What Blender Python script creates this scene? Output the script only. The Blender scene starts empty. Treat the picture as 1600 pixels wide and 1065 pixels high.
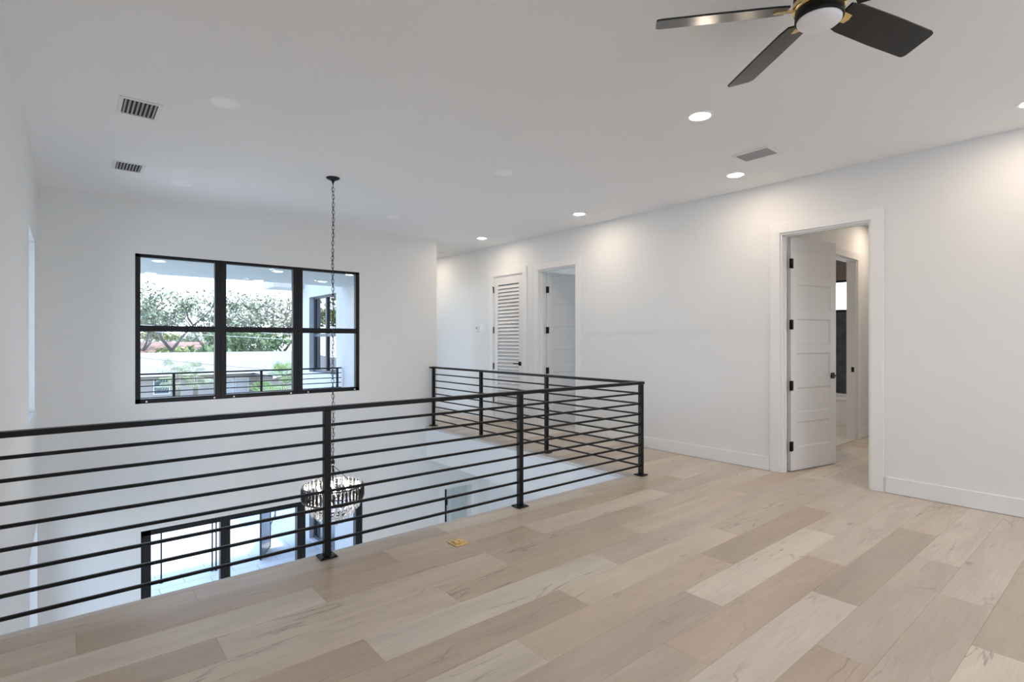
import bpy, math, random
from mathutils import Vector, Matrix
random.seed(7)
C = bpy.context.scene
col = C.collection
PI = math.pi

# ------------------------------------------------------------------ camera
FPX = 834.0
YAW = math.atan(690 / FPX)
cam_d = bpy.data.cameras.new('camera')
cam_d.sensor_width = 36.0
cam_d.lens = 36.0 * FPX / 1600.0
cam_d.clip_start = 0.05
cam_d.clip_end = 400
cam = bpy.data.objects.new('camera', cam_d)
cam.location = (0, 0, 1.36)
cam.rotation_euler = (PI / 2, 0, -YAW)
col.objects.link(cam)
C.camera = cam

# ------------------------------------------------------------------ view, cycles
C.view_settings.view_transform = 'Standard'
C.view_settings.look = 'None'
C.view_settings.gamma = 1
C.view_settings.exposure = 0.69
C.view_settings.use_curve_mapping = False
cy = C.cycles
cy.max_bounces = 12
cy.diffuse_bounces = 7
cy.glossy_bounces = 4
cy.transmission_bounces = 8
cy.transparent_max_bounces = 16
cy.sample_clamp_indirect = 6
cy.caustics_reflective = False
cy.caustics_refractive = False
cy.use_denoising = True
cy.use_adaptive_sampling = True
cy.adaptive_threshold = 0.015

# ------------------------------------------------------------------ sky
W = bpy.data.worlds.new('sky')
C.world = W
W.use_nodes = True
nt = W.node_tree
nt.nodes.clear()
wo = nt.nodes.new('ShaderNodeOutputWorld')
bg = nt.nodes.new('ShaderNodeBackground')
tc = nt.nodes.new('ShaderNodeTexCoord')
sp = nt.nodes.new('ShaderNodeSeparateXYZ')
rp = nt.nodes.new('ShaderNodeValToRGB')
rp.color_ramp.elements[0].position = 0.0
rp.color_ramp.elements[0].color = (0.74, 0.87, 1.0, 1)
rp.color_ramp.elements[1].position = 0.75
rp.color_ramp.elements[1].color = (0.36, 0.58, 1.0, 1)
nt.links.new(tc.outputs['Generated'], sp.inputs[0])
nt.links.new(sp.outputs['Z'], rp.inputs[0])
nt.links.new(rp.outputs[0], bg.inputs['Color'])
bg.inputs['Strength'].default_value = 3.0
nt.links.new(bg.outputs[0], wo.inputs[0])

# ------------------------------------------------------------------ sun
sd = bpy.data.lights.new('sun', 'SUN')
sd.energy = 4.5
sd.angle = math.radians(0.6)
sd.color = (1.0, 0.95, 0.88)
sun = bpy.data.objects.new('sun', sd)
sun.rotation_euler = Vector((-0.05, 0.24, -1.0)).to_track_quat('-Z', 'Y').to_euler()
sun.location = (0, -10, 20)
col.objects.link(sun)

LAMP_W = 3.7            # power of one recessed ceiling light
LAMP_COL = (1.0, 0.79, 0.60)


def area(name, loc, rot, sx, sy, energy, color, portal=False, shape='RECTANGLE', parent=None):
    d = bpy.data.lights.new(name, 'AREA')
    d.shape = shape
    d.size = sx
    if shape == 'RECTANGLE':
        d.size_y = sy
    d.energy = energy
    d.color = color
    if portal:
        d.cycles.is_portal = True
    o = bpy.data.objects.new(name, d)
    o.location = loc
    o.rotation_euler = rot
    col.objects.link(o)
    if parent:
        o.parent = parent
    return o


# ------------------------------------------------------------------ dimensions
XL, XR = -0.26, 5.65          # left wall face, right wall face
YW = 7.46                     # window wall, inner face
ZC = 3.0                      # ceiling
ZL = -3.5                     # lower floor
YE = 3.41                     # edge of the loft floor over the void
XB, YB = -2.3, -3.3           # back of the loft behind the camera
ZP = -3.55                    # patio


# ------------------------------------------------------------------ materials
def mat(name, color=(.8, .8, .8), rough=.5, metal=0.0, spec=None, emit=None, es=0):
    m = bpy.data.materials.new(name)
    m.use_nodes = True
    b = m.node_tree.nodes['Principled BSDF']
    b.inputs['Base Color'].default_value = (*color, 1)
    b.inputs['Roughness'].default_value = rough
    b.inputs['Metallic'].default_value = metal
    if spec is not None:
        b.inputs['Specular IOR Level'].default_value = spec
    if emit:
        b.inputs['Emission Color'].default_value = (*emit, 1)
        b.inputs['Emission Strength'].default_value = es
    return m


def noisy(name, c1, c2, scale=5.0, rough=.6, bump=0.0, stretch=(1, 1, 1), metal=0.0, detail=4, spec=None, bscale=None):
    m = mat(name, c1, rough, metal, spec)
    t = m.node_tree
    b = t.nodes['Principled BSDF']
    tc = t.nodes.new('ShaderNodeTexCoord')
    mp = t.nodes.new('ShaderNodeMapping')
    mp.inputs['Scale'].default_value = stretch
    t.links.new(tc.outputs['Object'], mp.inputs[0])
    n = t.nodes.new('ShaderNodeTexNoise')
    n.inputs['Scale'].default_value = scale
    n.inputs['Detail'].default_value = detail
    t.links.new(mp.outputs[0], n.inputs['Vector'])
    r = t.nodes.new('ShaderNodeValToRGB')
    r.color_ramp.elements[0].position = .35
    r.color_ramp.elements[1].position = .65
    r.color_ramp.elements[0].color = (*c1, 1)
    r.color_ramp.elements[1].color = (*c2, 1)
    t.links.new(n.outputs[0], r.inputs[0])
    t.links.new(r.outputs[0], b.inputs['Base Color'])
    if bump:
        n2 = t.nodes.new('ShaderNodeTexNoise')
        n2.inputs['Scale'].default_value = bscale or scale * 8
        t.links.new(mp.outputs[0], n2.inputs['Vector'])
        bp = t.nodes.new('ShaderNodeBump')
        bp.inputs['Strength'].default_value = bump
        bp.inputs['Distance'].default_value = .002
        t.links.new(n2.outputs[0], bp.inputs['Height'])
        t.links.new(bp.outputs[0], b.inputs['Normal'])
    return m


M = {}
M['wall'] = noisy('wall paint', (.800, .812, .815), (.806, .818, .820), 2.0, .62, .10, bscale=140, spec=.35)
M['ceiling'] = noisy('ceiling paint', (.865, .870, .870), (.870, .875, .875), 2.0, .8, .10, bscale=120, spec=.2)
M['trim'] = mat('white trim paint', (.84, .845, .85), .38)
M['doorpaint'] = mat('white door paint', (.80, .80, .80), .36)
M['black'] = noisy('black powder coat', (.0045, .005, .0058), (.007, .0075, .0088), 60, .38, 0, spec=.28)
M['blackmatt'] = mat('black hardware', (.005, .005, .0055), .4, 0, .25)
M['frame'] = noisy('black window frame', (.007, .007, .009), (.010, .010, .012), 30, .42, 0, spec=.3)
M['gold'] = noisy('brushed brass', (.80, .58, .25), (.86, .65, .31), 40, .24, 0, stretch=(1, 12, 1), metal=1.0)
M['brassbox'] = noisy('satin brass plate', (.72, .52, .22), (.80, .60, .30), 60, .34, 0, metal=.85)
M['blade'] = noisy('dark bronze fan blade', (.007, .0068, .006), (.010, .0095, .0085), 12, .26, 0, stretch=(1, 9, 1), spec=.42)
M['opal'] = mat('opal glass', (.90, .90, .91), .32)
M['led'] = mat('lit lamp lens', (1, 1, 1), .5, emit=(1.0, .93, .84), es=14)
M['ledoff'] = mat('unlit lamp lens', (.97, .97, .98), .3, emit=None)
M['ledtrim'] = mat('white lamp trim', (.95, .95, .955), .3)
M['ventdark'] = mat('dark duct', (.035, .035, .037), .8)
M['vent'] = mat('white vent metal', (.80, .80, .80), .4)
M['slat'] = mat('vent louvre metal', (.42, .41, .42), .5)
M['plastic'] = mat('white plastic', (.82, .83, .84), .3)
M['plasticgrey'] = mat('grey plastic', (.25, .28, .31), .35)
M['bulb'] = mat('glowing bulb', (1, 1, 1), .4, emit=(1.0, .90, .76), es=30)
M['smoky'] = noisy('smoky crystal', (.008, .008, .009), (.014, .014, .016), 80, .16, 0, spec=.55)
M['iron'] = mat('chain iron', (.030, .031, .034), .38, .8)
M['tile_dn'] = noisy('pale porcelain floor', (.68, .68, .68), (.72, .72, .72), 1.5, .35)


def glass_mat(name, refl=.08, tint=(1, 1, 1), rough=.0):
    m = bpy.data.materials.new(name)
    m.use_nodes = True
    t = m.node_tree
    t.nodes.clear()
    o = t.nodes.new('ShaderNodeOutputMaterial')
    mix = t.nodes.new('ShaderNodeMixShader')
    tr = t.nodes.new('ShaderNodeBsdfTransparent')
    tr.inputs[0].default_value = (*tint, 1)
    gl = t.nodes.new('ShaderNodeBsdfGlossy')
    gl.inputs['Roughness'].default_value = rough
    fr = t.nodes.new('ShaderNodeLayerWeight')
    fr.inputs['Blend'].default_value = .18
    ma = t.nodes.new('ShaderNodeMath')
    ma.operation = 'MULTIPLY_ADD'
    ma.inputs[1].default_value = .75
    ma.inputs[2].default_value = refl
    ma.use_clamp = True
    t.links.new(fr.outputs['Fresnel'], ma.inputs[0])
    t.links.new(ma.outputs[0], mix.inputs[0])
    t.links.new(tr.outputs[0], mix.inputs[1])
    t.links.new(gl.outputs[0], mix.inputs[2])
    t.links.new(mix.outputs[0], o.inputs[0])
    return m


M['glass'] = glass_mat('window glass', .0)
M['glassout'] = glass_mat('tinted reflective glass', .42, (.35, .40, .45))
M['crystal'] = glass_mat('clear crystal', .35, (.93, .94, .96), .05)
_t = M['crystal'].node_tree
_o = [n for n in _t.nodes if n.type == 'OUTPUT_MATERIAL'][0]
_m = [n for n in _t.nodes if n.type == 'MIX_SHADER'][0]
_d = _t.nodes.new('ShaderNodeBsdfDiffuse'); _d.inputs[0].default_value = (.92, .92, .94, 1)
_x = _t.nodes.new('ShaderNodeMixShader'); _x.inputs[0].default_value = .38
_t.links.new(_m.outputs[0], _x.inputs[1]); _t.links.new(_d.outputs[0], _x.inputs[2]); _t.links.new(_x.outputs[0], _o.inputs[0])


def wood_floor():
    m = bpy.data.materials.new('oak plank flooring')
    m.use_nodes = True
    t = m.node_tree
    L = t.links.new
    N = t.nodes.new
    b = t.nodes['Principled BSDF']
    ge = N('ShaderNodeNewGeometry')
    at = N('ShaderNodeAttribute'); at.attribute_name = 'tone'
    sep = N('ShaderNodeSeparateColor'); L(at.outputs['Color'], sep.inputs[0])
    # per plank offset of the grain
    off = N('ShaderNodeCombineXYZ')
    for i, k in ((0, 37.0), (1, 61.0), (2, 83.0)):
        ml = N('ShaderNodeMath'); ml.operation = 'MULTIPLY'; ml.inputs[1].default_value = k
        L(sep.outputs[1], ml.inputs[0]); L(ml.outputs[0], off.inputs[i])
    ad = N('ShaderNodeVectorMath'); ad.operation = 'ADD'
    L(ge.outputs['Position'], ad.inputs[0]); L(off.outputs[0], ad.inputs[1])

    def mapped(sx, sy):
        v = N('ShaderNodeVectorMath'); v.operation = 'MULTIPLY'
        v.inputs[1].default_value = (sx, sy, 1)
        L(ad.outputs[0], v.inputs[0])
        return v.outputs[0]

    def noise(vec, sc, det=4, dist=0.0, rough=.5):
        n = N('ShaderNodeTexNoise')
        n.inputs['Scale'].default_value = sc
        n.inputs['Detail'].default_value = det
        n.inputs['Distortion'].default_value = dist
        n.inputs['Roughness'].default_value = rough
        L(vec, n.inputs['Vector'])
        return n.outputs[0]

    def ramp(src, p0, c0, p1, c1):
        r = N('ShaderNodeValToRGB')
        r.color_ramp.elements[0].position = p0
        r.color_ramp.elements[1].position = p1
        r.color_ramp.elements[0].color = (*c0, 1)
        r.color_ramp.elements[1].color = (*c1, 1)
        L(src, r.inputs[0])
        return r.outputs[0]

    def mixc(kind, fac, a, bb):
        x = N('ShaderNodeMix'); x.data_type = 'RGBA'; x.blend_type = kind
        if isinstance(fac, float):
            x.inputs[0].default_value = fac
        else:
            L(fac, x.inputs[0])
        for sock, v in ((x.inputs[6], a), (x.inputs[7], bb)):
            if isinstance(v, tuple):
                sock.default_value = (*v, 1)
            else:
                L(v, sock)
        return x.outputs[2]

    base = ramp(sep.outputs[0], 0.0, (.470, .385, .300), 1.0, (.715, .650, .555))
    # hue drift plank by plank
    hue = ramp(sep.outputs[2], 0.0, (.97, .99, 1.03), 1.0, (1.03, 1.0, .96))
    base = mixc('MULTIPLY', 1.0, base, hue)
    broad = ramp(noise(mapped(.9, 5.0), 1.3, 3, .6), .30, (.90, .89, .88), .72, (1.07, 1.07, 1.07))
    base = mixc('MULTIPLY', 1.0, base, broad)
    grain = ramp(noise(mapped(1.6, 34.0), 2.2, 6, .4, .65), .25, (.88, .87, .86), .75, (1.06, 1.06, 1.06))
    base = mixc('MULTIPLY', .85, base, grain)
    fine = ramp(noise(mapped(6, 220.0), 2.0, 2), .3, (.95, .95, .95), .7, (1.03, 1.03, 1.03))
    base = mixc('MULTIPLY', .8, base, fine)
    # dark cracks: narrow iso-band of a slow noise, kept only in patches
    iso = noise(mapped(.75, 5.2), 1.35, 5, .55)
    sb = N('ShaderNodeMath'); sb.operation = 'SUBTRACT'; L(iso, sb.inputs[0]); sb.inputs[1].default_value = .5
    ab = N('ShaderNodeMath'); ab.operation = 'ABSOLUTE'; L(sb.outputs[0], ab.inputs[0])
    line = ramp(ab.outputs[0], 0.0, (1, 1, 1), .013, (0, 0, 0))
    patch = ramp(noise(mapped(1.1, 3.0), 1.1, 2), .50, (0, 0, 0), .62, (1, 1, 1))
    cr = N('ShaderNodeMath'); cr.operation = 'MULTIPLY'; L(line, cr.inputs[0]); L(patch, cr.inputs[1])
    cr2 = N('ShaderNodeMath'); cr2.operation = 'MULTIPLY'; L(cr.outputs[0], cr2.inputs[0]); cr2.inputs[1].default_value = .62
    base = mixc('MIX', cr2.outputs[0], base, (.19, .165, .145))
    # knots
    vo = N('ShaderNodeTexVoronoi'); vo.inputs['Scale'].default_value = 1.6
    L(mapped(.9, 1.9), vo.inputs['Vector'])
    kn = ramp(vo.outputs['Distance'], .012, (1, 1, 1), .075, (0, 0, 0))
    k2 = N('ShaderNodeMath'); k2.operation = 'MULTIPLY'; L(kn, k2.inputs[0]); k2.inputs[1].default_value = .55
    base = mixc('MIX', k2.outputs[0], base, (.16, .14, .125))
    L(base, b.inputs['Base Color'])
    rr = ramp(noise(mapped(2, 30), 2, 3), .3, (.32, .32, .32), .7, (.42, .42, .42))
    L(rr, b.inputs['Roughness'])
    b.inputs['Specular IOR Level'].default_value = .55
    bp = N('ShaderNodeBump'); bp.inputs['Strength'].default_value = .12; bp.inputs['Distance'].default_value = .001
    L(noise(mapped(3, 120.0), 2.0, 4), bp.inputs['Height'])
    L(bp.outputs[0], b.inputs['Normal'])
    return m


M['wood'] = wood_floor()
M['nosing'] = noisy('plank edge nosing', (.58, .545, .51), (.64, .60, .56), 3, .45, 0, stretch=(1, 12, 1))


# ------------------------------------------------------------------ mesh builder
class MB:
    def __init__(s):
        s.v, s.f, s.sm = [], [], []

    def quad(s, a, b, c, d, smooth=False):
        i = len(s.v)
        s.v += [tuple(a), tuple(b), tuple(c), tuple(d)]
        s.f.append((i, i + 1, i + 2, i + 3)); s.sm.append(smooth)
        return s

    def tri(s, a, b, c):
        i = len(s.v)
        s.v += [tuple(a), tuple(b), tuple(c)]
        s.f.append((i, i + 1, i + 2)); s.sm.append(False)

    def box(s, x0, x1, y0, y1, z0, z1, mtx=None, bev=0.0):
        if bev > 0:
            return s.bevbox(x0, x1, y0, y1, z0, z1, bev, mtx)
        i = len(s.v)
        P = [(x0, y0, z0), (x1, y0, z0), (x1, y1, z0), (x0, y1, z0), (x0, y0, z1), (x1, y0, z1), (x1, y1, z1), (x0, y1, z1)]
        if mtx is not None:
            P = [tuple(mtx @ Vector(p)) for p in P]
        s.v += P
        for f in ((0, 3, 2, 1), (4, 5, 6, 7), (0, 1, 5, 4), (1, 2, 6, 5), (2, 3, 7, 6), (3, 0, 4, 7)):
            s.f.append(tuple(i + k for k in f)); s.sm.append(False)
        return s

    def bevbox(s, x0, x1, y0, y1, z0, z1, b, mtx=None):
        lo = (x0, y0, z0); hi = (x1, y1, z1)
        b = min(b, (x1 - x0) / 2.01, (y1 - y0) / 2.01, (z1 - z0) / 2.01)
        idx = {}
        for sx in (0, 1):
            for sy in (0, 1):
                for sz in (0, 1):
                    cor = (sx, sy, sz)
                    for ax in range(3):
                        p = []
                        for k in range(3):
                            e = hi[k] if cor[k] else lo[k]
                            if k != ax:
                                e += -b if cor[k] else b
                            p.append(e)
                        p = Vector(p)
                        if mtx is not None:
                            p = mtx @ p
                        idx[(cor, ax)] = len(s.v)
                        s.v.append(tuple(p))

        def F(*ids):
            s.f.append(tuple(ids)); s.sm.append(False)
        for ax in range(3):
            o1, o2 = [k for k in range(3) if k != ax]
            for sv in (0, 1):
                cs = []
                for (a, c) in ((0, 0), (1, 0), (1, 1), (0, 1)):
                    cor = [0, 0, 0]; cor[ax] = sv; cor[o1] = a; cor[o2] = c
                    cs.append(idx[(tuple(cor), ax)])
                F(*cs)
            # edges parallel to ax
            for a in (0, 1):
                for c in (0, 1):
                    c0 = [0, 0, 0]; c1 = [0, 0, 0]
                    c0[o1] = c1[o1] = a; c0[o2] = c1[o2] = c
                    c0[ax] = 0; c1[ax] = 1
                    c0, c1 = tuple(c0), tuple(c1)
                    F(idx[(c0, o1)], idx[(c1, o1)], idx[(c1, o2)], idx[(c0, o2)])
        for sx in (0, 1):
            for sy in (0, 1):
                for sz in (0, 1):
                    F(*[idx[((sx, sy, sz), ax)] for ax in range(3)])
        return s

    def lathe(s, prof, cx=0, cy=0, n=32, smooth=True, cap=True):
        i = len(s.v)
        for (r, z) in prof:
            for k in range(n):
                a = 2 * PI * k / n
                s.v.append((cx + r * math.cos(a), cy + r * math.sin(a), z))
        for j in range(len(prof) - 1):
            for k in range(n):
                k2 = (k + 1) % n
                s.f.append((i + j * n + k, i + j * n + k2, i + (j + 1) * n + k2, i + (j + 1) * n + k)); s.sm.append(smooth)
        if cap:
            s.f.append(tuple(i + k for k in range(n))); s.sm.append(False)
            s.f.append(tuple(i + (len(prof) - 1) * n + k for k in range(n))); s.sm.append(False)
        return s

    def tube(s, pts, rad, n=8, cap=True, smooth=True, closed=False):
        pts = [Vector(p) for p in pts]
        if not isinstance(rad, (list, tuple)):
            rad = [rad] * len(pts)
        base = len(s.v)
        m = len(pts)
        up = None
        for j, p in enumerate(pts):
            if closed:
                d = pts[(j + 1) % m] - pts[j - 1]
            else:
                d = pts[min(j + 1, m - 1)] - pts[max(j - 1, 0)]
            d.normalize()
            if up is None:
                up = Vector((0, 0, 1)) if abs(d.z) < .9 else Vector((1, 0, 0))
            a = d.cross(up)
            if a.length < 1e-5:
                a = d.cross(Vector((0, 1, 0)))
            a.normalize()
            b = a.cross(d).normalized()
            up = b
            for k in range(n):
                t = 2 * PI * k / n
                s.v.append(tuple(p + (a * math.cos(t) + b * math.sin(t)) * rad[j]))
        R = m if closed else m - 1
        for j in range(R):
            j2 = (j + 1) % m
            for k in range(n):
                k2 = (k + 1) % n
                s.f.append((base + j * n + k, base + j * n + k2, base + j2 * n + k2, base + j2 * n + k)); s.sm.append(smooth)
        if cap and not closed:
            s.f.append(tuple(base + k for k in range(n))); s.sm.append(False)
            s.f.append(tuple(base + (m - 1) * n + k for k in range(n))); s.sm.append(False)
        return s

    def prism(s, poly, z0, z1):
        """extrude polygon of (x,y)"""
        i = len(s.v); n = len(poly)
        s.v += [(x, y, z0) for x, y in poly] + [(x, y, z1) for x, y in poly]
        s.f.append(tuple(range(i, i + n))); s.sm.append(False)
        s.f.append(tuple(range(i + n, i + 2 * n))); s.sm.append(False)
        for k in range(n):
            k2 = (k + 1) % n
            s.f.append((i + k, i + k2, i + n + k2, i + n + k)); s.sm.append(False)
        return s

    def xf(s, m):
        s.v = [tuple(m @ Vector(p)) for p in s.v]
        return s

    def mesh(s, name, material):
        me = bpy.data.meshes.new(name)
        me.from_pydata(s.v, [], s.f)
        me.polygons.foreach_set('use_smooth', s.sm)
        if material:
            me.materials.append(material)
        me.update()
        import bmesh
        bm = bmesh.new(); bm.from_mesh(me)
        bmesh.ops.recalc_face_normals(bm, faces=bm.faces)
        bm.to_mesh(me); bm.free()
        return me

    def build(s, name, material, parent=None):
        o = bpy.data.objects.new(name, s.mesh(name, material))
        col.objects.link(o)
        if parent:
            o.parent = parent
        return o


def tag(o, label=None, cat=None, group=None, kind=None):
    if label: o['label'] = label
    if cat: o['category'] = cat
    if group: o['group'] = group
    if kind: o['kind'] = kind
    return o


def empty(name, loc=(0, 0, 0), rz=0.0):
    o = bpy.data.objects.new(name, None)
    o.empty_display_size = .1
    o.location = loc
    o.rotation_euler = (0, 0, rz)
    col.objects.link(o)
    return o


def kids(o):
    return [c for c in bpy.data.objects if c.parent == o]


def copy_tree(o, parent=None):
    c = o.copy(); col.objects.link(c)
    if parent is not None:
        c.parent = parent
    for ch in kids(o):
        copy_tree(ch, c)
    return c


def wall(name, axis, a0, a1, u0, u1, z0, z1, holes=(), material=None, label=''):
    """axis 'x': wall plane of constant x between a0..a1, u along y. holes: (u0,u1,z0,z1)"""
    us = sorted({u0, u1, *[h[0] for h in holes], *[h[1] for h in holes]})
    zs = sorted({z0, z1, *[h[2] for h in holes], *[h[3] for h in holes]})
    us = [u for u in us if u0 <= u <= u1]; zs = [z for z in zs if z0 <= z <= z1]
    m = MB()

    def solid(i, j):
        if i < 0 or j < 0 or i >= len(us) - 1 or j >= len(zs) - 1:
            return False
        uc, zc = (us[i] + us[i + 1]) / 2, (zs[j] + zs[j + 1]) / 2
        return not any(h[0] < uc < h[1] and h[2] < zc < h[3] for h in holes)

    def P(a, u, z):
        return (a, u, z) if axis == 'x' else (u, a, z)
    for i in range(len(us) - 1):
        for j in range(len(zs) - 1):
            if not solid(i, j):
                continue
            ua, ub, za, zb = us[i], us[i + 1], zs[j], zs[j + 1]
            for a in (a0, a1):
                m.quad(P(a, ua, za), P(a, ub, za), P(a, ub, zb), P(a, ua, zb))
            if not solid(i - 1, j): m.quad(P(a0, ua, za), P(a1, ua, za), P(a1, ua, zb), P(a0, ua, zb))
            if not solid(i + 1, j): m.quad(P(a0, ub, za), P(a1, ub, za), P(a1, ub, zb), P(a0, ub, zb))
            if not solid(i, j - 1): m.quad(P(a0, ua, za), P(a1, ua, za), P(a1, ub, za), P(a0, ub, za))
            if not solid(i, j + 1): m.quad(P(a0, ua, zb), P(a1, ua, zb), P(a1, ub, zb), P(a0, ub, zb))
    me = bpy.data.meshes.new(name)
    me.from_pydata(m.v, [], m.f)
    import bmesh
    bm = bmesh.new(); bm.from_mesh(me)
    bmesh.ops.remove_doubles(bm, verts=bm.verts, dist=1e-5)
    bmesh.ops.recalc_face_normals(bm, faces=bm.faces)
    bm.to_mesh(me); bm.free()
    me.materials.append(material or M['wall'])
    o = bpy.data.objects.new(name, me)
    col.objects.link(o)
    return tag(o, label, 'wall', kind='structure')


def slab(name, boxes, material, label, cat, kind='structure'):
    m = MB()
    for b in boxes:
        m.box(*b)
    return tag(m.build(name, material), label, cat, kind=kind)


# ------------------------------------------------------------------ opening sizes
WIN = (0.571, 3.27, 0.636, 2.366)        # upstairs triple window
DRW = (0.625, 3.32, ZL, -0.835)          # lower glass doors
D1 = (1.671, 2.482, 0.0, 2.47)
D2 = (5.37, 6.166, 0.0, 2.47)
D3 = (6.545, 7.335, 0.0, 2.465)
LDR = (4.72, 5.30, ZL, -1.06)            # lower swinging door
HD = (7.95, 9.65, 0.01, 2.40)              # unseen glass door added to daylight the corridor
SL1 = (5.83, 6.74, 0.69, 2.30)
SL3 = (3.6, 5.6, ZL + .1, -1.05)  # low window added out of view to light the fascia
SL2 = (5.95, 7.30, ZL + .5, -0.45)
BW1 = (1.2, 5.1, 0.7, 2.3)            # unseen windows added behind the camera for daylight
BW2 = (-2.6, -0.8, 0.5, 2.3)  # added out of view too, throws daylight on the right wall

# ------------------------------------------------------------------ room shell
wall('wall_window', 'y', YW, YW + .15, XL - .2, XR + .12, ZL, ZC, [WIN, DRW, LDR, (4.585, XR + .2, -0.01, ZC + 1)],
     label='white double-height wall with the black framed triple window')
wall('wall_left', 'x', XL - .2, XL, YE - .05, YW, ZL, ZC, [SL1, SL2, SL3],
     label='narrow white side wall of the void with tall slit windows')
wall('wall_return', 'y', YE - .25, YE - .05, XB, XL, ZL, ZC, label='white return wall beside the left end of the railing')
wall('wall_right', 'x', XR, XR + .12, YB, 9.8, 0, ZC, [D1, D2, D3],
     label='long white wall with three doors, lit by ceiling lights')
wall('wall_right_lower', 'x', XR, XR + .12, YB, YW, ZL, -.3, label='white lower storey wall under the landing')
wall('wall_back', 'y', YB - .2, YB, XB - .2, XR + .12, 0, ZC, [BW1], label='white wall behind the viewer with an added wide window')
wall('wall_far_left', 'x', XB - .2, XB, YB, YE - .05, 0, ZC, [BW2], label='white wall at the left behind the viewer')
wall('wall_hall_left', 'x', 4.585, 4.635, YW + .15, 9.8, -.02, ZC, [HD], label='white wall on the left side of the landing corridor')
wall('wall_hall_end', 'y', 9.8, 9.92, 4.57, XR + .12, -.02, ZC, label='white wall closing the landing corridor')
wall('wall_lower_back', 'y', YB - .2, YB, XB - .2, XR + .12, ZL, -.3, [(-1.5, 4.5, ZL, -.95)], label='lower storey wall far below the loft')
wall('wall_lower_far_left', 'x', XB - .2, XB, YB, YE - .25, ZL, -.3, label='lower storey side wall below the loft')

# rooms behind the doors
wall('wall_bedroom_left', 'y', 2.64, 2.76, XR + .12, 10.4, 0, ZC, [(7.46, 8.35, 0, 2.47)], label='bedroom wall with the bathroom opening')
wall('wall_bedroom_far', 'x', 10.4, 10.52, -2.0, 5.0, 0, ZC, [(-1.2, 0.4, .7, 2.2), (2.95, 4.6, 1.86, 2.42)], label='far bedroom and bathroom wall with windows')
wall('wall_bedroom_near', 'y', -2.12, -2.0, XR + .12, 10.52, 0, ZC, label='bedroom wall nearest the viewer')
wall('wall_bathroom_left', 'y', 4.9, 5.02, XR + .12, 10.4, 0, ZC, label='wall between the bathroom and the second room')
wall('wall_bathroom_near', 'x', 6.6, 6.72, 2.76, 4.9, 0, ZC, label='bathroom wall nearest the loft')
wall('wall_study_far', 'x', 9.4, 9.52, 5.02, 7.3, 0, ZC, [(5.2, 7.1, .4, 2.4)], label='far wall of the room behind the second door')
wall('wall_study_left', 'y', 7.3, 7.42, XR + .12, 9.52, 0, ZC, label='side wall of the room behind the second door')

slab('ceiling', [(XB - .2, 10.52, YB - .2, 9.92, ZC, ZC + .3)], M['ceiling'], 'flat white ceiling with recessed lights and vents', 'ceiling')
slab('ceiling_lower', [(XB, XR, YB, YE - .25, -.5, -.3), (4.42, XR, YE, YW, -.5, -.3)], M['ceiling'], 'lower storey ceiling under the loft floor', 'ceiling')


# ------------------------------------------------------------------ plank floors
ROWH, ROW0 = .2225, .085
OFFS = [0.02, 0.515, 1.03]
TONE = {  # (row, index of joint): tone, as seen
    (1, 1): .95, (1, 2): .28, (1, 3): .62, (2, 0): .3, (2, 1): .42, (2, 2): .60, (0, 1): .4, (0, 2): .5, (3, 0): .18, (3, 1): .38, (3, 2): .72, (4, 1): .86, (4, 2): .12, (4, 3): .5,
    (5, 0): .35, (5, 1): .30, (5, 2): .66, (6, 0): .22, (6, 1): 1.0, (6, 2): .62, (7, 0): .66, (7, 1): .40, (7, 2): .10, (7, 3): .6,
    (8, 0): .14, (8, 1): .70, (8, 2): .45, (9, -1): .15, (9, 0): .88, (9, 1): .45, (9, 2): .5, (10, 0): .66, (10, 1): .30, (10, 2): .55,
    (11, -1): .12, (11, 0): .62, (11, 1): .30, (11, 2): .5, (12, -1): .78, (12, 0): .28, (12, 1): .86, (12, 2): .4,
    (13, -1): .52, (13, 0): .12, (13, 1): .50, (13, 2): .30, (14, -1): .35, (14, 0): .42, (14, 1): .80, (14, 2): .5}


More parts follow.
